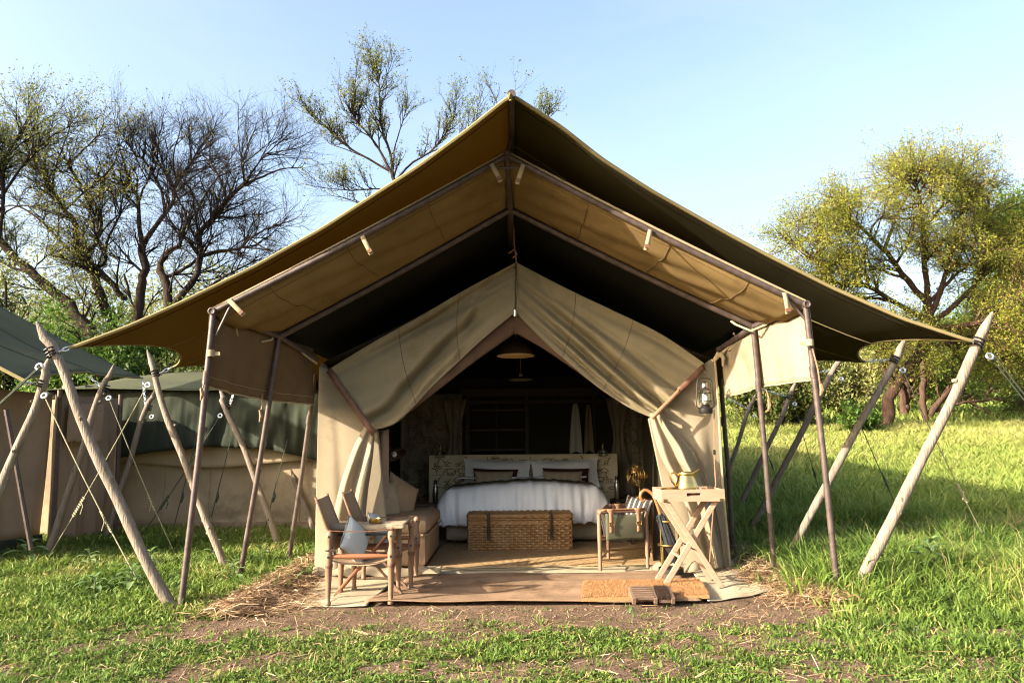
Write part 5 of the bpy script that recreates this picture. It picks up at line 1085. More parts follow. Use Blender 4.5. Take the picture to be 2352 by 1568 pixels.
mb = MB(); mb.box(((x0 + x1) / 2, (y0 + y1) / 2, zt0 + .045), (x1 - x0 - .03, y1 - y0 - .018, .012)); obj('tray_bottom', mb, K['table_wood'], tt, 0)
fxL, fxR = gnd(1536, 1358, .03).x, gnd(1668, 1356, .03).x
for y, pr in ((y0 + .03, 0), (y1 - .05, 1)):
    mb = MB(); mb.bar((x0 + .045, y - .014, zt0 - .002), (fxR, y - .014, .035), .050, .022, (0, 1, 0)); 
    mb2 = MB(); mb2.bar((x1 - .07, y + .014, zt0 - .002), (fxL, y + .014, .035), .050, .022, (0, 1, 0))
    for m_ in (mb, mb2): obj('leg', m_, K['table_wood'], tt, 0, bevel=.006)
    mb = MB(); k = (zt0 * .47); mb.tube([((x0 + x1 + fxL + fxR) / 4 - .005, y - .04, k), ((x0 + x1 + fxL + fxR) / 4 - .005, y + .04, k)], .007, 8); obj('pivot_bolt', mb, K['iron'], tt)
for x in (x0 + .045, x1 - .07):
    mb = MB(); mb.bar((x, y0 + .02, zt0 - .012), (x, y1 - .04, zt0 - .012), .03, .02); obj('top_rail', mb, K['table_wood'], tt, 0, bevel=.003)
mb = MB(); mb.bar((lerp(x1, fxL, .72), y0 + .05, .28), (lerp(x1, fxL, .72), y1 - .04, .28), .02, .02); obj('stretcher', mb, K['table_wood'], tt, 0)
for x in (x0 + .03, x1 - .03): mb = MB(); mb.box((x, y0 - .010, zt0 + .012), (.03, .006, .022)); obj('corner_bracket', mb, K['brass_dark'], tt, 0)
cx, cy, cz0 = lerp(x0, x1, .43), 6.70, zt0 + .053
mb = MB(); mb.lathe([(.05, .004), (.17, .005), (.195, .040), (.203, .046), (.203, .050), (.192, .044), (.168, .010), (.002, .009)], (cx, cy, cz0), 40, False, 1.0, .85); tag(obj('brass_tray', mb, K['brass'], None, 60), 'round brass tray lying in the pine tray table', 'tray')
jz = cz0 + .011; jg = thing('brass_jug', 'brass water jug with a curled handle on the brass tray', 'jug', (cx + .03, cy, jz))
J = [(.062, 0), (.078, .006), (.084, .025), (.084, .045), (.076, .07), (.066, .10), (.058, .125), (.057, .14), (.064, .158)]
Jb = MB(Matrix.Translation((cx + .03, cy, jz)) @ Matrix.Scale(1.15, 4))
n_ = 28
Vv = []
for r_, z in J:
    for j in range(n_):
        a = 2 * math.pi * j / n_; sp = max(0, math.cos(a)) ** 6 * max(0, (z - .11) / .048) ; Vv.append((r_ * math.cos(a) + sp * .05, r_ * math.sin(a) * (1 - .25 * sp), z + sp * .028))
Jb.add(Vv, [(i * n_ + j, i * n_ + (j + 1) % n_, (i + 1) * n_ + (j + 1) % n_, (i + 1) * n_ + j) for i in range(len(J) - 1) for j in range(n_)] + [tuple(range(n_ - 1, -1, -1))]); obj('body', Jb, K['brass'], jg, 60, thick=.003)
hb_ = MB(Matrix.Translation((cx + .03, cy, jz)) @ Matrix.Scale(1.15, 4)); hb_.tube([(-.058, 0, .135), (-.085, 0, .155), (-.115, 0, .150), (-.125, 0, .125), (-.11, 0, .085), (-.08, 0, .05), (-.075, 0, .035)], .0075, 8); obj('handle', hb_, K['brass'], jg)
mb = MB(); mb.lathe([(.024, 0), (.026, .012), (.018, .028), (.004, .034)], (cx + .15, cy - .02, cz0 + .02), 14); tag(obj('soap', mb, K['white'], None), 'small white soap beside the brass jug', 'soap')
# ------------------------------------------------------------------ trees
def norm(a): return a / np.maximum(np.linalg.norm(a, axis=-1, keepdims=True), 1e-9)
def tubes(P_, R_, sides):
    """P_ (N,K,3), R_ (N,K) -> verts, quads"""
    N_, K_, _ = P_.shape
    T = np.gradient(P_, axis=1); T = norm(T); ref = np.where(np.abs(T[..., 2:3]) > .9, np.array([1.0, 0, 0]), np.array([0, 0, 1.0]))
    A = norm(np.cross(T, ref)); B = np.cross(T, A)
    ang = np.arange(sides) * 2 * np.pi / sides
    V = P_[:, :, None, :] + R_[:, :, None, None] * (A[:, :, None, :] * np.cos(ang)[None, None, :, None] + B[:, :, None, :] * np.sin(ang)[None, None, :, None])
    V = V.reshape(-1, 3)
    n = np.arange(N_)[:, None, None] * K_ * sides; k = np.arange(K_ - 1)[None, :, None] * sides; s = np.arange(sides)[None, None, :]; s2 = (s + 1) % sides
    F = np.stack([n + k + s, n + k + s2, n + k + sides + s2, n + k + sides + s], -1).reshape(-1, 4)
    return V, F
def grow(Pp, Rp, count, length, K_, spread, up, wig, r_ratio, tmin=0.2, r=rng, weight=None, tip=.35, flat=None):
    N_, Kp, _ = Pp.shape
    L = np.linalg.norm(np.diff(Pp, axis=1), axis=2).sum(1) * np.clip(Rp.mean(1) / Rp.mean(), .6, 1.2)
    if weight is not None: L = L * weight
    pi = r.choice(N_, count, p=L / L.sum()); t = tmin + (1 - tmin) * r.random(count); t = np.where(r.random(count) < .12, 1.0, t)
    kf = t * (Kp - 1); ki = np.minimum(kf.astype(int), Kp - 2); fr = (kf - ki)[:, None]
    p0 = Pp[pi, ki] * (1 - fr) + Pp[pi, ki + 1] * fr; tg = norm(Pp[pi, ki + 1] - Pp[pi, ki]); r0 = Rp[pi, ki] * (1 - fr[:, 0]) + Rp[pi, ki + 1] * fr[:, 0]
    pr = norm(np.cross(tg, r.normal(size=(count, 3)))); sp = (spread * (0.6 + .6 * r.random(count)))[:, None]
    d = norm(tg * np.cos(sp) + pr * np.sin(sp) + np.array([0, 0, up]))
    ln = length * (0.5 + .9 * r.random(count)) * (1.15 - .5 * t); seg = (ln / (K_ - 1))[:, None]
    pts = [p0]; 
    for k in range(K_ - 1):
        d = norm(d + r.normal(0, wig, (count, 3)) + np.array([0, 0, up * .25])); pts.append(pts[-1] + d * seg)
    Pc = np.stack(pts, 1); rr = np.minimum(r0 * .75, r_ratio * (.7 + .6 * r.random(count)))
    Rc = rr[:, None] * np.linspace(1, tip, K_)[None, :]
    return Pc, Rc
def leaves(Pc, count, size, r=rng, tmin=.25, aspect=.38, jitter=.05, clump=None, region=None, cbias=0.0):
    N_, K_, _ = Pc.shape
    pi = r.integers(0, N_, count)
    kf = (tmin + (1 - tmin) * r.random(count)) * (K_ - 1); ki = np.minimum(kf.astype(int), K_ - 2); fr = (kf - ki)[:, None]
    p = Pc[pi, ki] * (1 - fr) + Pc[pi, ki + 1] * fr + r.normal(0, jitter, (count, 3))
    if region is not None:
        keep = region(p) > r.random(count); p = p[keep]; pi = pi[keep]; count = len(p)
    a = norm(r.normal(size=(count, 3)) + np.array([0, 0, -.1])); b = norm(np.cross(a, r.normal(size=(count, 3))))
    s = (size * (.6 + .8 * r.random(count)))[:, None]
    V = np.stack([p - a * s, p + b * s * aspect, p + a * s, p - b * s * aspect], 1).reshape(-1, 3)
    tw = (np.sin(pi * 12.9898) * 43758.5453) % 1.0
    c = np.clip(.55 * tw + .45 * r.random(count) + cbias, 0, 1)
    return V, np.arange(count * 4).reshape(-1, 4), np.repeat(c, 4)
def merge(parts):
    V = []; F = []; R_ = []; k = 0
    for p in parts:
        V.append(p[0]); F.append(p[1] + k); k += len(p[0])
        if len(p) > 2: R_.append(p[2])
    return np.concatenate(V), F, (np.concatenate(R_) if R_ else None)
def limbs_to_world(limbs, Y0, slope=.22, seed=1):
    """limbs: list of (pixel polyline, r0, r1). Depth starts from the nearest limb already placed."""
    r = random.Random(seed); out = []; px_pts = []; 
    for pl, r0, r1 in limbs:
        n = 14; pts = [poly(pl, i / (n - 1)) for i in range(n)]
        d0 = 0.0
        if px_pts:
            q = min(px_pts, key=lambda z: (z[0] - pts[0].x) ** 2 + (z[1] - pts[0].y) ** 2)
            if (q[0] - pts[0].x) ** 2 + (q[1] - pts[0].y) ** 2 < 40 ** 2: d0 = q[2]
        sl = r.uniform(-1, 1) * slope if px_pts else 0; L = 0; w_ = []
        for i, p in enumerate(pts):
            if i: L += (pts[i] - pts[i - 1]).length * Y0 / FPX
            dd = d0 + sl * L; w_.append(at(p.x, p.y, Y0 + dd)); px_pts.append((p.x, p.y, dd))
        out.append((np.array(w_), np.linspace(r0, r1, n)))
    return out
def make_tree(label, limbs, Y0, barkm, leafm, n1, n2, n3, nleaf, lens, leaf_size, seed, group=None, up=.25, spread=.75, region=None, twig_r=.006, name='acacia_tree', slope=.25, jitter=.06, foot_=True, wig=.16, pods=0, wreg=None, cbias=0.0, aspect=.38, thin=1.0):
    r = np.random.default_rng(seed); W = limbs_to_world([(pl, a * (thin if i else .9), b * thin) for i, (pl, a, b) in enumerate(limbs)], Y0, slope, seed)
    b = W[0][0][0]; base = Vector((b[0], b[1], gz1(b[0], b[1])))
    t = thing(name, label, 'tree', base, 0, group)
    # extend the trunk to the ground
    tr = W[0][0]
    if foot_:
        g = np.array([tr[0][0], tr[0][1], base.z - .1])
        if tr[0][2] > base.z: W[0] = (np.concatenate([[g], [g * .5 + tr[0] * .5], tr]), np.concatenate([[W[0][1][0] * 1.35, W[0][1][0] * 1.12], W[0][1]]))
    mb = MB()
    for p_, r_ in W:
        k = len(p_); rr = [float(q) * (1 + .08 * math.sin(3.1 * i + seed)) for i, q in enumerate(r_)]
        mb.tube([tuple(q + (r.normal(0, .25 * rr[i], 3) if 0 < i < k - 1 else 0)) for i, q in enumerate(p_)], rr, 9)
    obj('trunk', mb, barkm, t, 80)
    P0 = np.stack([np.stack([np.interp(np.linspace(0, 1, 14), np.linspace(0, 1, len(p_)), p_[:, c]) for c in range(3)], 1) for p_, _ in W]); R0 = np.stack([np.interp(np.linspace(0, 1, 14), np.linspace(0, 1, len(r_)), r_) for _, r_ in W])
    wt = np.ones(len(P0)); wt[0] = .15
    if wreg: wt = wt * wreg
    P1, R1 = grow(P0, R0, n1, lens[0], 7, spread, up, wig, .035 * thin, .25, r, wt)
    P2, R2 = grow(P1, R1, n2, lens[1], 5, spread, up * .8, wig * 1.2, .014 * thin, .15, r)
    P3, R3 = grow(P2, R2, n3, lens[2], 4, spread * .95, up * .8, wig * 1.2, twig_r, .1, r)
    V_, F_, _ = merge([tubes(P1, R1, 5), tubes(P2, R2, 4), tubes(P3, R3, 3)])
    npmesh('branches', V_, F_, K['twig'] if barkm is K['bark'] else barkm, t, None, True)
    if nleaf:
        V_, F_, c = leaves(P3, nleaf, leaf_size, r, .1, aspect, jitter, None, region, cbias)
        npmesh('crown', V_, [F_], leafm, t, c)
    return t, (P1, P2, P3)
def zl(p): return [(x * .3749, 172 + y * .3617) for x, y in p]           # left tree sketch -> picture plane
def zc(p): return [(637 + x * .29376, 98 + y * .2850) for x, y in p]   # centre tree
def zr(p): return [(1764 + x * .4188, 323.4 + y * .4188) for x, y in p]   # right tree
TG = 'acacia trees behind the tents on the left'
YL = 17.5
make_tree('leaning acacia at the far left with yellow green leaves on top', [
    (zl([(640, 1760), (500, 1568), (330, 1380), (180, 1250), (0, 1060), (-120, 900)]), .17, .10), (zl([(0, 1060), (10, 900), (20, 760), (0, 600), (-40, 480)]), .07, .04),
    (zl([(180, 1250), (90, 1230), (0, 1180), (-100, 1150)]), .06, .03), (zl([(-120, 900), (-60, 700), (40, 520), (120, 380), (180, 260)]), .06, .02), (zl([(20, 760), (120, 600), (220, 480), (330, 380), (420, 330)]), .045, .015), (zl([(0, 900), (120, 830), (260, 850), (380, 900)]), .03, .012), (zl([(500, 1568), (540, 1500), (555, 1450)]), .05, .03)],
    YL, K['bark'], LEAF_MID, 95, 600, 3600, 11000, (1.1, .75, .45), .034, 21, TG, .16, .75, None, .0035, thin=.72)
regB = lambda p: np.clip(1.15 - .40 * (p[:, 0] + 9.2), 0.05, 1)
make_tree('dark forked acacia with yellow leaves on its upper left branches', [
    (zl([(700, 1760), (680, 1568), (640, 1440), (600, 1350), (540, 1220), (470, 1090)]), .16, .12), (zl([(470, 1090), (445, 930), (400, 860), (320, 720), (230, 580), (160, 470)]), .10, .03), (zl([(470, 1090), (560, 1100), (610, 1000), (620, 900), (560, 780), (480, 680), (420, 570)]), .07, .03),
    (zl([(560, 1215), (640, 1200), (650, 1080), (700, 960), (740, 880)]), .07, .03), (zl([(540, 1220), (440, 1130), (350, 1030), (220, 900), (100, 830), (20, 840)]), .06, .02), (zl([(760, 1430), (700, 1340), (600, 1240), (545, 1190)]), .11, .09),
    (zl([(400, 860), (500, 760), (620, 660), (700, 560), (740, 440)]), .04, .015), (zl([(320, 720), (350, 560), (400, 420), (430, 320)]), .04, .012), (zl([(420, 570), (520, 470), (600, 380), (640, 300)]), .035, .012), (zl([(160, 470), (200, 360), (300, 270), (380, 230)]), .03, .01)],
    YL + .6, K['bark'], LEAF_OLIVE, 115, 750, 4600, 14000, (1.1, .72, .45), .034, 22, TG, .14, .8, regB, .0035, thin=.72)
regC = lambda p: np.clip(.05 + .10 * (p[:, 2] - 7.2), 0.02, .35)
make_tree('bare twiggy acacia with a straight central trunk', [
    (zl([(830, 1800), (850, 1500), (880, 1300), (870, 1080)]), .15, .12), (zl([(870, 1080), (850, 950), (850, 800), (800, 720), (700, 680), (600, 640)]), .09, .02), (zl([(870, 1080), (960, 960), (1010, 880), (1070, 780), (1085, 680), (1170, 560), (1220, 470), (1280, 390)]), .09, .02),
    (zl([(1010, 880), (990, 740), (940, 640), (880, 540), (820, 500), (760, 400)]), .06, .015), (zl([(875, 1260), (800, 1180), (740, 1110)]), .05, .03), (zl([(850, 800), (900, 680), (960, 560), (970, 420), (1000, 300)]), .04, .012), (zl([(800, 720), (760, 560), (720, 420), (700, 300)]), .035, .01), (zl([(1085, 680), (1060, 540), (1090, 400), (1130, 280)]), .035, .01), (zl([(800, 1420), (770, 1300), (760, 1265)]), .04, .03)],
    YL + .3, K['bark'], LEAF_OLIVE, 110, 820, 5600, 5500, (1.15, .75, .48), .034, 23, TG, .16, .8, regC, .0035, thin=.72)
regD = lambda p: np.clip(.05 + .06 * (p[:, 2] - 7.0), 0.02, .3)
make_tree('wide bare acacia whose twigs reach the flysheet edge', [
    (zl([(1060, 1800), (1040, 1480), (1010, 1300), (980, 1220), (1020, 1130), (1100, 1080), (1130, 960), (1180, 890)]), .14, .03), (zl([(1060, 1500), (1120, 1380), (1200, 1270), (1240, 1150), (1220, 1010), (1300, 920), (1400, 780), (1500, 690)]), .12, .07), (zl([(1500, 690), (1600, 650), (1720, 600), (1850, 590)]), .05, .012), (zl([(1240, 1150), (1350, 1120), (1470, 1100), (1530, 1040), (1650, 970), (1800, 920)]), .07, .012), (zl([(1000, 1290), (1100, 1250), (1240, 1150)]), .07, .05),
    (zl([(1500, 690), (1490, 560), (1520, 450), (1570, 330)]), .04, .01), (zl([(1390, 790), (1350, 660), (1290, 560), (1230, 480), (1290, 380)]), .05, .012), (zl([(1220, 1010), (1200, 900), (1260, 760), (1340, 640), (1420, 520)]), .05, .012), (zl([(1500, 690), (1600, 540), (1700, 440), (1800, 360)]), .035, .008), (zl([(1530, 1040), (1620, 1100), (1720, 1150)]), .035, .01), (zl([(1160, 1480), (1300, 1330), (1450, 1240), (1560, 1180)]), .06, .02)],
    YL, K['bark'], LEAF_OLIVE, 125, 950, 6800, 5800, (1.2, .8, .52), .034, 24, TG, .12, .85, regD, .0035, thin=.72)
make_tree('slender leafy acacia rising behind the ridge of the tent', [
    (zc([(1000, 2600), (960, 1800), (930, 1250), (900, 1060)]), .08, .055), (zc([(900, 1060), (850, 980), (800, 870), (700, 720), (620, 640), (580, 500), (600, 380), (622, 200)]), .05, .008), (zc([(900, 1060), (880, 870), (820, 700), (800, 450), (790, 300), (740, 150), (715, 70)]), .05, .008), (zc([(800, 400), (840, 300), (880, 200), (895, 130), (885, 20)]), .018, .006), (zc([(870, 1030), (700, 930), (560, 850), (470, 760), (320, 620), (240, 520), (180, 490)]), .04, .008), (zc([(700, 930), (560, 870), (420, 820), (390, 790)]), .02, .008),
    (zc([(920, 1120), (1040, 980), (1200, 880), (1310, 740), (1380, 600), (1400, 440)]), .04, .008), (zc([(1200, 880), (1370, 820), (1530, 680), (1570, 520), (1610, 380)]), .025, .006), (zc([(1530, 680), (1650, 600), (1720, 520), (1680, 400), (1620, 310)]), .02, .006), (zc([(1720, 520), (1790, 440), (1890, 360)]), .012, .005), (zc([(900, 900), (960, 700), (1000, 560), (1020, 400)]), .025, .006), (zc([(930, 1250), (800, 1180), (600, 1190), (450, 1180), (280, 1160)]), .03, .008), (zc([(860, 1240), (700, 1300), (520, 1250), (400, 1230)]), .02, .008), (zc([(1300, 1000), (1700, 900), (2000, 700), (2060, 640), (2100, 560), (2160, 500)]), .03, .005), (zc([(620, 640), (540, 560), (480, 420), (480, 330)]), .015, .006), (zc([(880, 870), (760, 620), (690, 480), (710, 330)]), .02, .006)],
    15.8, K['bark'], LEAF_MID, 300, 1300, 3400, 11000, (.62, .36, .22), .026, 25, None, .4, .75, None, .003, 'acacia_tree', .2, .03, thin=.7)
RG = 'trees standing in the field on the right'
make_tree('broad olive and rust coloured acacia dominating the right background', [
    (zr([(650, 1640), (652, 1560), (680, 1400), (760, 1260), (840, 1140), (882, 1000), (880, 900)]), .22, .16), (zr([(880, 900), (760, 760), (640, 600), (480, 450), (380, 380)]), .11, .025), (zr([(880, 900), (860, 700), (850, 480), (830, 300), (800, 200)]), .10, .025), (zr([(884, 960), (960, 800), (1010, 600), (1060, 380), (1060, 150)]), .10, .025), (zr([(884, 1000), (1050, 880), (1180, 720), (1230, 520), (1200, 300)]), .10, .025), (zr([(884, 1000), (700, 880), (500, 780), (350, 770), (240, 640), (160, 560)]), .09, .025), (zr([(884, 1020), (1050, 1020), (1250, 960), (1400, 800)]), .12, .04),
    (zr([(700, 1360), (640, 1250), (620, 1120), (560, 1020), (420, 980)]), .10, .03), (zr([(640, 600), (700, 420), (760, 300), (720, 220)]), .06, .02), (zr([(1060, 380), (1160, 260), (1220, 220)]), .05, .02), (zr([(500, 780), (420, 640), (300, 520)]), .05, .02), (zr([(700, 880), (560, 860), (420, 850), (300, 800)]), .06, .02), (zr([(480, 450), (360, 440), (260, 470)]), .04, .02), (zr([(350, 770), (300, 660), (200, 640), (90, 540)]), .05, .012), (zr([(500, 780), (520, 620), (430, 500), (420, 400)]), .05, .02), (zr([(880, 900), (1000, 760), (1120, 640), (1130, 480)]), .07, .02), (zr([(850, 480), (960, 340), (960, 180)]), .05, .02), (zr([(1180, 720), (1320, 640), (1450, 560)]), .06, .02), (zr([(760, 760), (600, 700), (420, 640)]), .05, .02), (zr([(840, 1120), (1000, 1110), (1150, 1060), (1300, 1100)]), .08, .03)],
    23, K['bark_red'], LEAF_RIGHT, 330, 2000, 9500, 150000, (1.35, .9, .55), .038, 31, RG, -.02, .9, None, .007, 'acacia_tree', .42, .09, aspect=.32)
make_tree('fresh green tree partly cut off by the right picture edge', [
    (zr([(1390, 1560), (1400, 1400), (1420, 1250)]), .18, .12), (zr([(1420, 1250), (1380, 1000), (1400, 800), (1380, 620), (1360, 480)]), .09, .02), (zr([(1420, 1250), (1500, 1000), (1480, 700), (1450, 450)]), .09, .02), (zr([(1400, 1100), (1330, 950), (1300, 800)]), .05, .02), (zr([(1420, 1250), (1280, 1180), (1200, 1160)]), .05, .02)],
    27, K['bark_red'], LEAF_FRESH, 110, 600, 2000, 36000, (1.4, .8, .5), .065, 32, RG, .1, .85, None, .01, 'acacia_tree', .35, .18, cbias=.15)
make_tree('pair of thin reddish trunks just right of the broad acacia', [
    (zr([(745, 1540), (738, 1420), (705, 1320), (690, 1240)]), .16, .12), (zr([(740, 1500), (770, 1400), (760, 1290), (800, 1180)]), .14, .08), (zr([(690, 1240), (640, 1100), (660, 980)]), .08, .03)],
    27.5, K['bark_red'], LEAF_RIGHT, 30, 160, 600, 2500, (1.3, .8, .5), .065, 33, RG, .1, .8, None, .01, 'acacia_tree', .3, .15)
make_tree('reddish V shaped trunk with a long low branch to the right', [
    (zr([(865, 1560), (850, 1420), (850, 1260), (830, 1150)]), .14, .09), (zr([(872, 1540), (950, 1420), (1080, 1270), (1250, 1180), (1400, 1130)]), .13, .06), (zr([(920, 1480), (1050, 1440), (1200, 1420), (1300, 1410)]), .07, .03), (zr([(1080, 1270), (1060, 1150), (1120, 1020)]), .08, .03), (zr([(1250, 1180), (1300, 1080), (1340, 980)]), .06, .03)],
    27, K['bark_red'], LEAF_FRESH, 70, 420, 1500, 12000, (1.5, .85, .55), .065, 34, RG, .15, .8, None, .01, 'acacia_tree', .3, .16, cbias=.1)

# background trees and shrubs: crowns of leaf clumps on real stems
def shrub(label, px, py_top, Y_, wd, leafm, seed, group, nleaf=20000, barkm=None, leaf=.048, name='shrub', low=.12, cbias=0.0, ht=None):
    r = np.random.default_rng(seed); x = at(px, 900, Y_).x; g = gz1(x, Y_); h = ht or (at(px, py_top, Y_).z - g); base = Vector((x, Y_, g)); t = thing(name, label, 'tree' if name.endswith('tree') else 'shrub', base, 0, group)
    ns = 5; P0 = []; R0 = []
    for i in range(ns):
        a = r.uniform(0, 6.28); e = np.array([wd * .36 * math.cos(a), wd * .36 * math.sin(a), h * r.uniform(.65, .92)]); k = np.linspace(0, 1, 8)[:, None]
        P0.append(np.array(base) + np.concatenate([e[None, :2] * k ** 1.5, e[None, 2:] * k], 1) + np.array([r.normal(0, .1), r.normal(0, .1), -.08])); R0.append(np.linspace(.035 + .012 * h, .02, 8))
    P0 = np.array(P0); R0 = np.array(R0); mb = MB()
    for p_, q in zip(P0, R0): mb.tube([tuple(z) for z in p_], list(q), 7)
    obj('trunk', mb, barkm or K['bark'], t)
    P1, R1 = grow(P0, R0, 60, wd * .34, 5, .9, .15, .2, .03, low, r); P2, R2 = grow(P1, R1, 420, wd * .17, 4, .9, .1, .2, .012, .1, r)
    V_, F_, _ = merge([tubes(P1, R1, 4), tubes(P2, R2, 3)]); npmesh('branches', V_, F_, barkm or K['bark'], t, None, True)
    V_, F_, c = leaves(P2, nleaf, leaf, r, .0, .42, wd * .05, cbias=cbias); npmesh('crown', V_, [F_], leafm, t, c); return t
SG = 'green shrubs behind the tents on the left'
for a in (('bright green shrub above the roof of the green tent', 130, 712, 14.6, 3.0, LEAF_FRESH, 41, SG, 26000), ('bright green shrub between two dark trunks', 290, 715, 15.2, 2.8, LEAF_FRESH, 42, SG, 24000), ('dark green shrub below the left flysheet edge', 385, 720, 14.4, 2.8, LEAF_FRESH, 43, SG, 24000), ('dull green shrub low behind the low tent roof', 480, 800, 14.8, 2.6, LEAF_DARK, 44, SG, 18000), ('shrub at the left picture edge behind the leaning trunk', 20, 600, 16.6, 3.4, LEAF_DARK, 45, SG, 24000)):
    shrub(*a)
BGG = 'distant trees and shrubs beyond the field'
bgl = [('distant shrub far left behind the leaning acacia', -60, 600, 34, 9, LEAF_DARK, 51), ('distant pale shrub between the left trunks', 120, 650, 38, 9, LEAF_DARK, 52), ('distant shrub below the bare acacias', 330, 660, 40, 10, LEAF_DARK, 53), ('distant shrub nearest the left side of the tent', 560, 690, 42, 10, LEAF_DARK, 54),
       ('dark shrub seen under the right valance', 1790, 850, 24, 3.6, LEAF_DARK, 55), ('small tree right of the steel awning pole', 1935, 830, 30, 4.2, LEAF_DARK, 56), ('distant tree left of the broad acacia', 1890, 800, 40, 7, LEAF_DARK, 57), ('distant tree behind the broad acacia trunk', 2010, 820, 46, 7, LEAF_DARK, 58), ('distant tree right of the V shaped trunk', 2190, 790, 44, 8, LEAF_DARK, 59), ('distant fresh green tree near the right picture edge', 2290, 760, 42, 8, LEAF_FRESH, 60), ('distant green tree beyond the right picture edge', 2400, 740, 40, 8, LEAF_FRESH, 61), ('pale green tree seen between the reddish trunks', 2085, 800, 35, 6, LEAF_FRESH, 64), ('pale green tree right beside the thick front right pole', 2240, 780, 34, 6.5, LEAF_FRESH, 65), ('far tree in a gap left of the second pole', 1970, 850, 60, 8, LEAF_DARK, 62), ('far tree in a gap right of the broad acacia', 2110, 840, 62, 9, LEAF_DARK, 63)]
for (lab, px, py, Y_, wd, lm, sd) in bgl:
    if Y_ > 29 and lm is LEAF_DARK: lm = LEAF_PALE  # far crowns get the leaf colour with haze painted in
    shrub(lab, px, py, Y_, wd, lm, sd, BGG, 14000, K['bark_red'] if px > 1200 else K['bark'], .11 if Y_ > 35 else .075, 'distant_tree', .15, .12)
shrub('low green sapling at the foot of the broad acacia', 1985, 935, 21.8, 1.5, LEAF_FRESH, 71, RG, 3000, K['bark_red'], .07, 'shrub', .05)
#shrub('shrub in shade at the right picture edge', 2345, 1020, 15.5, 1.6, LEAF_FRESH, 72, RG, 4500, K['bark_red'], .05, 'shrub', .05)

# ------------------------------------------------------------------ grass
def tufts(cx, cy, per, hgt, wid, lean, spread_, r, seg=2, cb=0.0, cvar=.5, zfn=gz):
    n = len(cx); tot = int(per.sum()); idx = np.repeat(np.arange(n), per)
    a = r.random(tot) * 2 * np.pi; d = np.sqrt(r.random(tot)) * spread_[idx]
    bx = cx[idx] + d * np.cos(a); by = cy[idx] + d * np.sin(a); bz = zfn(bx, by) - .004
    h = hgt[idx] * (.45 + .75 * r.random(tot)); ln = lean * (.3 + r.random(tot)) ; la = a + r.normal(0, .7, tot)
    dx, dy = np.cos(la) * ln * h, np.sin(la) * ln * h
    fa = r.random(tot) * np.pi; wx, wy = np.cos(fa) * wid[idx] * (.6 + .8 * r.random(tot)), np.sin(fa) * wid[idx] * (.6 + .8 * r.random(tot))
    B_ = np.stack([bx, by, bz], 1); W_ = np.stack([wx, wy, np.zeros(tot)], 1)
    mid = B_ + np.stack([dx * .35, dy * .35, h * .6], 1); tipp = B_ + np.stack([dx, dy, h * (1 - .25 * np.minimum(ln, 1.5))], 1)
    V = np.stack([B_ - W_, B_ + W_, mid - W_ * .75, mid + W_ * .75, tipp], 1).reshape(-1, 3)
    k = np.arange(tot) * 5; F4 = np.stack([k, k + 1, k + 3, k + 2], 1); F3 = np.stack([k + 2, k + 3, k + 4], 1)
    tc = r.random(n); c = np.clip(cb[idx] if hasattr(cb, '__len__') else cb, 0, 1) * 1.0 + cvar * (.5 * (tc[idx] - .5) + .5 * (r.random(tot) - .5))
    return V, F4, F3, np.repeat(np.clip(c, 0, 1), 5)
def grass_obj(name, label, sets, m):
    V = []; F4 = []; F3 = []; R_ = []; k = 0
    for v, a, b, c in sets: V.append(v); F4.append(a + k); F3.append(b + k); R_.append(c); k += len(v)
    o = npmesh(name, np.concatenate(V), [np.concatenate(F4), np.concatenate(F3)], m, None, np.concatenate(R_)); return tag(o, label, 'grass', None, 'stuff')
def in_view(x, y, marg=800):
    px = CX + FPX * x / (y * .99); return (px > -marg) & (px < 2352 + marg)
def scatter(n, x0, x1, y0, y1, r):
    x = r.uniform(x0, x1, n); y = r.uniform(y0, y1, n); k = in_view(x, y); return x[k], y[k]
def off_mats(x, y):
    return ~((x > -2.05) & (x < 2.1) & (y > 5.92) & (y < 14))
gr = np.random.default_rng(5); S = []
# thin low cover in the foreground
x, y = scatter(16000, -6.2, 7.2, 3.9, 6.6, gr); m_ = green_mask(x, y); keep = (gr.random(len(x)) < m_ * .95) & off_mats(x, y) ; x, y = x[keep], y[keep]
big = fbm(x * 2.3 + 8, y * 2.3, 3)
S.append(tufts(x, y, gr.integers(5, 12, len(x)), .012 + .036 * big, np.full(len(x), .0058), 1.25, np.full(len(x), .06), gr, cb=.42 + .35 * (fbm(x * .9, y * .9 + 4, 3) - .3), cvar=1.1))
x, y = scatter(900, -5, 6, 3.9, 5.8, gr); k = (gr.random(len(x)) < green_mask(x, y)) & off_mats(x, y); x, y = x[k], y[k]
S.append(tufts(x, y, gr.integers(8, 18, len(x)), np.full(len(x), .065), np.full(len(x), .004), .9, np.full(len(x), .05), gr, cb=.35, cvar=.6))
# low broad leaved ground cover and dry blades mixed in
x, y = scatter(5200, -5, 6, 3.9, 6.0, gr); k = (gr.random(len(x)) < green_mask(x, y)) & off_mats(x, y); x, y = x[k], y[k]
S.append(tufts(x, y, gr.integers(4, 9, len(x)), np.full(len(x), .030), np.full(len(x), .010), 1.7, np.full(len(x), .03), gr, cb=.34 + .5 * (fbm(x * 1.3, y * 1.3 + 2, 3) - .5), cvar=.7))
x, y = scatter(1500, -6, 6, 3.9, 8.5, gr); k = (gr.random(len(x)) < .5 * green_mask(x, y)) & off_mats(x, y); x, y = x[k], y[k]
S.append(tufts(x, y, gr.integers(2, 6, len(x)), np.full(len(x), .075), np.full(len(x), .0035), 1.3, np.full(len(x), .05), gr, cb=.97, cvar=.12))
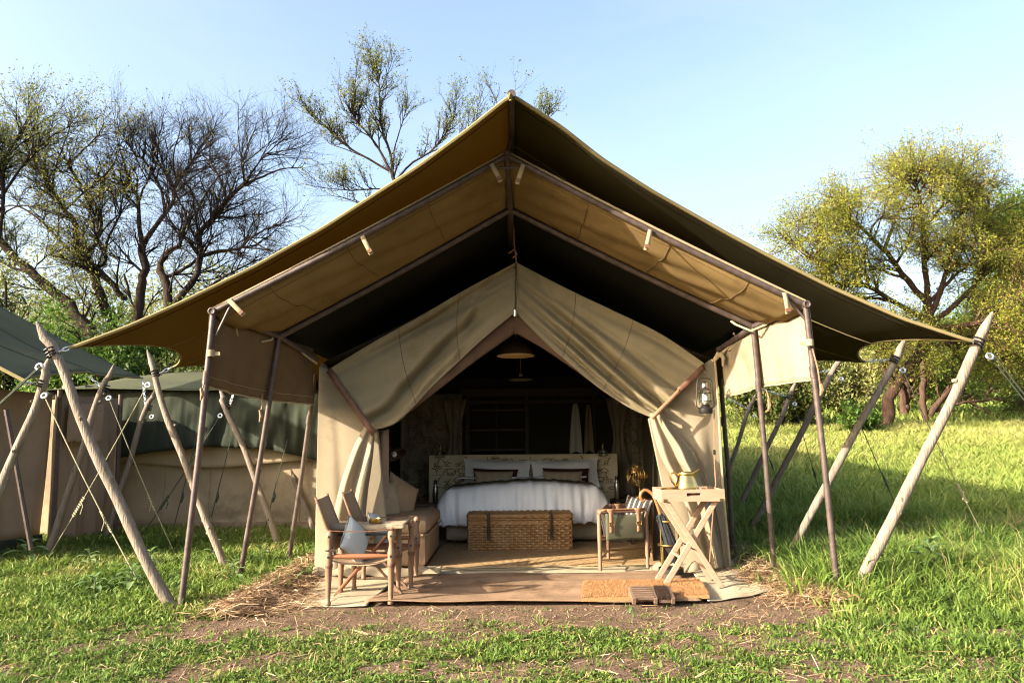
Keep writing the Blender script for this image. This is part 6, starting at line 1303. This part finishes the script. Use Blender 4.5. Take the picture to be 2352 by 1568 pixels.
# stray seedlings on the bare strip
x, y = scatter(260, -2.2, 2.6, 4.9, 5.95, gr); S.append(tufts(x, y, gr.integers(3, 8, len(x)), np.full(len(x), .035), np.full(len(x), .0035), 1.2, np.full(len(x), .03), gr, cb=.5, cvar=.8))
# lush left lawn
x, y = scatter(17500, -9.4, -2.05, 5.4, 11.0, gr); k = (gr.random(len(x)) < green_mask(x, y)); x, y = x[k], y[k]
hh = .045 + .10 * fbm(x * 1.4, y * 1.4, 3) * sstep(5.3, 6.8, y) + .01
S.append(tufts(x, y, gr.integers(6, 13, len(x)), hh * (.6 + .9 * gr.random(len(x))), np.full(len(x), .0075), .95, np.full(len(x), .075), gr, cb=.50 + .9 * (fbm(x * 1.4 + 5, y * 1.4, 3) - .5), cvar=1.0))
grass_obj('lawn_grass', 'short patchy green grass covering the foreground and the left lawn', S, GRASS)
S = []
# lush right bank
x, y = scatter(20500, 2.1, 12.2, 4.6, 10.5, gr); k = (gr.random(len(x)) < green_mask(x, y)); x, y = x[k], y[k]
hh = .05 + .30 * fbm(x * 1.1 + 2, y * 1.1, 3) * sstep(5.1, 6.6, y) + .02
hh = np.where((x < 3.3) & (y > 8), hh * .6, hh)
S.append(tufts(x, y, gr.integers(8, 15, len(x)), hh * (.6 + .8 * gr.random(len(x))), np.full(len(x), .0068), .85, np.full(len(x), .09), gr, cb=.52 + 1.0 * (fbm(x * 1.2, y * 1.2, 3) - .5), cvar=1.0))
# pale seed stalks
x, y = scatter(420, 2.5, 8, 5.4, 9, gr); k = gr.random(len(x)) < green_mask(x, y); x, y = x[k], y[k]
S.append(tufts(x, y, np.full(len(x), 1), np.full(len(x), .42), np.full(len(x), .0022), .4, np.full(len(x), .05), gr, cb=.99, cvar=.1))
grass_obj('bank_grass', 'lush long green grass on the bank right of the tent', S, GRASS)
S = []
x, y = scatter(22000, 1.9, 25, 9.8, 24, gr); k = ~((x < 2.45) & (y < 14)); x, y = x[k], y[k]; w_ = fbm(x * .35, y * .35 + 3, 3)
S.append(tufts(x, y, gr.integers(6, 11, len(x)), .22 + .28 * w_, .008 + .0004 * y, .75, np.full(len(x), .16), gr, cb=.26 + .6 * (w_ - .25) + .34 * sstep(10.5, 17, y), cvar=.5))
x, y = scatter(11000, -14, 45, 24, 70, gr); w_ = fbm(x * .2, y * .2 + 3, 3)
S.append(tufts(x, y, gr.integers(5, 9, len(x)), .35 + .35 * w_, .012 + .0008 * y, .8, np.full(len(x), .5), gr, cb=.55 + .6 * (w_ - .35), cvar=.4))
x, y = scatter(2500, -15, 2, 12.8, 24, gr); k = ~((x > -2.4) & (x < 2.4) & (y < 14)); x, y = x[k], y[k]
S.append(tufts(x, y, np.full(len(x), 6), np.full(len(x), .4), np.full(len(x), .012), .75, np.full(len(x), .3), gr, cb=.4, cvar=.4))
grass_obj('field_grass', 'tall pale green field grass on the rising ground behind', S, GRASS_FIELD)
# dry straw swept up beside the mats
def straw(n, fn, r, lmin, lmax, zr_, w_=.0024):
    x, y = fn(n); L = r.uniform(lmin, lmax, n); a = r.normal(.35, .75, n); e = r.normal(.05, .22, n)
    z = gz(x, y) + zr_(x, y) * r.random(n) + .004; d = np.stack([np.cos(a) * np.cos(e), np.sin(a) * np.cos(e), np.sin(e)], 1)
    s = np.stack([-np.sin(a), np.cos(a), r.normal(0, .6, n)], 1) * (w_ * (.6 + .8 * r.random(n)))[:, None]; p = np.stack([x, y, z], 1); b = r.normal(0, .03, (n, 3)); b[:, 2] = np.abs(b[:, 2]) * .8
    V = np.stack([p - d * L[:, None] / 2 - s, p - d * L[:, None] / 2 + s, p + b - s, p + b + s, p + d * L[:, None] / 2 - s * .5, p + d * L[:, None] / 2 + s * .5], 1)
    V[:, :, 2] = np.maximum(V[:, :, 2], gz(V[:, :, 0], V[:, :, 1]) + .003); V = V.reshape(-1, 3)
    k = np.arange(n) * 6; return V, np.concatenate([np.stack([k, k + 1, k + 3, k + 2], 1), np.stack([k + 2, k + 3, k + 5, k + 4], 1)]), np.repeat(r.random(n), 6)
def heapL(n):
    t_ = gr.random(n); cx_ = np.interp(t_, [0, .35, .7, 1], [-2.15, -2.12, -2.22, -2.35]); cy_ = np.interp(t_, [0, .35, .7, 1], [5.85, 6.35, 7.1, 8.3]); return cx_ + gr.normal(0, .17, n) * (1.3 - .5 * t_), cy_ + gr.normal(0, .14, n)
def heapR(n):
    t_ = gr.random(n); cx_ = np.interp(t_, [0, .5, 1], [2.45, 2.55, 2.6]); cy_ = np.interp(t_, [0, .5, 1], [6.1, 7.0, 8.6]); return cx_ + gr.normal(0, .20, n), cy_ + gr.normal(0, .2, n)
v, f, c = straw(9000, heapL, gr, .08, .28, lambda x, y: .10 * np.exp(-((x + 2.16) / .16) ** 2)); tag(npmesh('straw_heap', v, [f], STRAW, None, c), 'heap of dry straw along the left edge of the mats', 'straw', None, 'stuff')
v, f, c = straw(9500, heapR, gr, .08, .32, lambda x, y: .09 * np.exp(-((x - 2.5) / .2) ** 2)); tag(npmesh('straw_heap', v, [f], STRAW, None, c), 'heap of dry straw along the right side of the tent', 'straw', None, 'stuff')
def litter(n): return gr.uniform(-3.2, 3.4, n), gr.uniform(4.0, 5.95, n)
v, f, c = straw(1500, litter, gr, .04, .18, lambda x, y: .004 + 0 * x, .0014); tag(npmesh('straw_litter', v, [f], STRAW, None, c), 'scattered dry straw stems on the bare soil', 'straw', None, 'stuff')
# small clods and pebbles on the bare strip
n = 5200; x = gr.uniform(-3.4, 3.4, n); y = gr.uniform(4.0, 6.0, n); k = (gr.random(n) > green_mask(x, y) * .6) & ~((y > 5.93) & (np.abs(x) < 2.2)); x, y = x[k], y[k]; n = len(x)
s = .004 + .010 * gr.random(n) ** 3; c0 = np.stack([x, y, gz(x, y) + s * .2], 1); oct_ = np.array([[1, 0, 0], [-1, 0, 0], [0, 1, 0], [0, -1, 0], [0, 0, .7], [0, 0, -.5]])
V = c0[:, None, :] + oct_[None] * s[:, None, None] * (.7 + .6 * gr.random((n, 6, 1))); tri = np.array([[0, 2, 4], [2, 1, 4], [1, 3, 4], [3, 0, 4], [2, 0, 5], [1, 2, 5], [3, 1, 5], [0, 3, 5]])
K['clod'] = mat('soil_clod', (0.17, 0.108, 0.07), .97, vary=.45, vscale=9)
tag(npmesh('soil_clods', V.reshape(-1, 3), [(tri[None] + np.arange(n)[:, None, None] * 6).reshape(-1, 3)], K['clod'], None), 'small soil clods and pebbles on the bare strip', 'soil', None, 'stuff')

# ------------------------------------------------------------------ broad leaved weeds
def weed(label, px, py, Yg, h, nl, seed, L=.16):
    r = np.random.default_rng(seed); x = at(px, py, Yg).x; g = gz1(x, Yg); t = thing('broadleaf_weed', label, 'plant', (x, Yg, g), 0, 'broad leaved weeds in the grass')
    mb = MB(); mb.tube([(x, Yg, g - .02), (x + .01, Yg, g + h * .5), (x, Yg, g + h * .85)], [.008, .006, .003], 6); obj('stem', mb, K['olive_canvas'], t)
    for i in range(nl):
        a = i * 2.4 + r.random(); k = (i + .5) / nl; z0 = g + h * (.15 + .7 * k); l = L * (1.15 - .6 * k) * r.uniform(.8, 1.2); el = .2 + .9 * k
        V = []; W_ = l * .17; nseg = 5; rr = []
        for q in range(nseg + 1):
            u = q / nseg; e2 = el - 1.1 * u; px_ = l * u; up = l * (math.sin(el) * u - .55 * u * u); wd = W_ * math.sin(math.pi * min(1, u * .93 + .07)) ** .8
            for sg in (-1, 0, 1): V.append((x + math.cos(a) * px_ - math.sin(a) * wd * sg, Yg + math.sin(a) * px_ + math.cos(a) * wd * sg, z0 + up + abs(sg) * wd * .35))
        F = [(q * 3 + j, q * 3 + 3 + j, q * 3 + 4 + j, q * 3 + 1 + j) for q in range(nseg) for j in range(2)]
        o = npmesh('leaf', np.array(V), [np.array(F)], WEED, t, np.full(len(V), r.random()), True)
for i, a in enumerate((('weed at the left edge in front of the green tent', 60, 1270, 7.9, .30, 11), ('weed beside the foot of the dark guy pole', 205, 1265, 7.7, .22, 8), ('weed between the crossed left poles', 345, 1265, 7.6, .22, 9), ('large weed in front of the dark rope end', 300, 1352, 6.55, .24, 13), ('weed left of the thick front left pole', 215, 1365, 6.4, .18, 9), ('weed between the front left steel pole and the second steel pole', 535, 1325, 6.9, .24, 11), ('weed at the base of the low tent wall', 600, 1268, 7.9, .24, 9), ('weed against the foot of the third guy pole', 490, 1262, 8.0, .24, 9), ('large weed in the long grass right of the front right pole', 2141, 1322, 6.6, .42, 14), ('weed on the shaded bank below the far ropes', 2060, 1190, 9.6, .4, 10))):
    weed(a[0], a[1], a[2], a[3], a[4], a[5], 100 + i, .17 if a[4] < .3 else .24)
def seedling():
    p = gnd(1452, 1425); t = thing('seedling', 'small dark seedling on bare soil in front of the boot brush', 'plant', (p.x, p.y, 0)); r = np.random.default_rng(9)
    mb = MB(); mb.tube([(p.x, p.y, -.02), (p.x + .01, p.y, .05), (p.x, p.y, .10)], .004, 5); obj('stem', mb, K['olive_canvas'], t)
    for i in range(9):
        a = i * 2.4; z0 = .04 + .007 * i; l = .05; V = []
        for q in range(5):
            u = q / 4; wd = .009 * math.sin(math.pi * (u * .9 + .05)); V += [(p.x + math.cos(a) * l * u - math.sin(a) * wd * s_, p.y + math.sin(a) * l * u + math.cos(a) * wd * s_, z0 + .04 * u - .06 * u * u) for s_ in (-1, 1)]
        npmesh('leaf', np.array(V), [np.array([(q * 2, q * 2 + 2, q * 2 + 3, q * 2 + 1) for q in range(4)])], WEED, t, np.full(len(V), .2), True)
seedling()
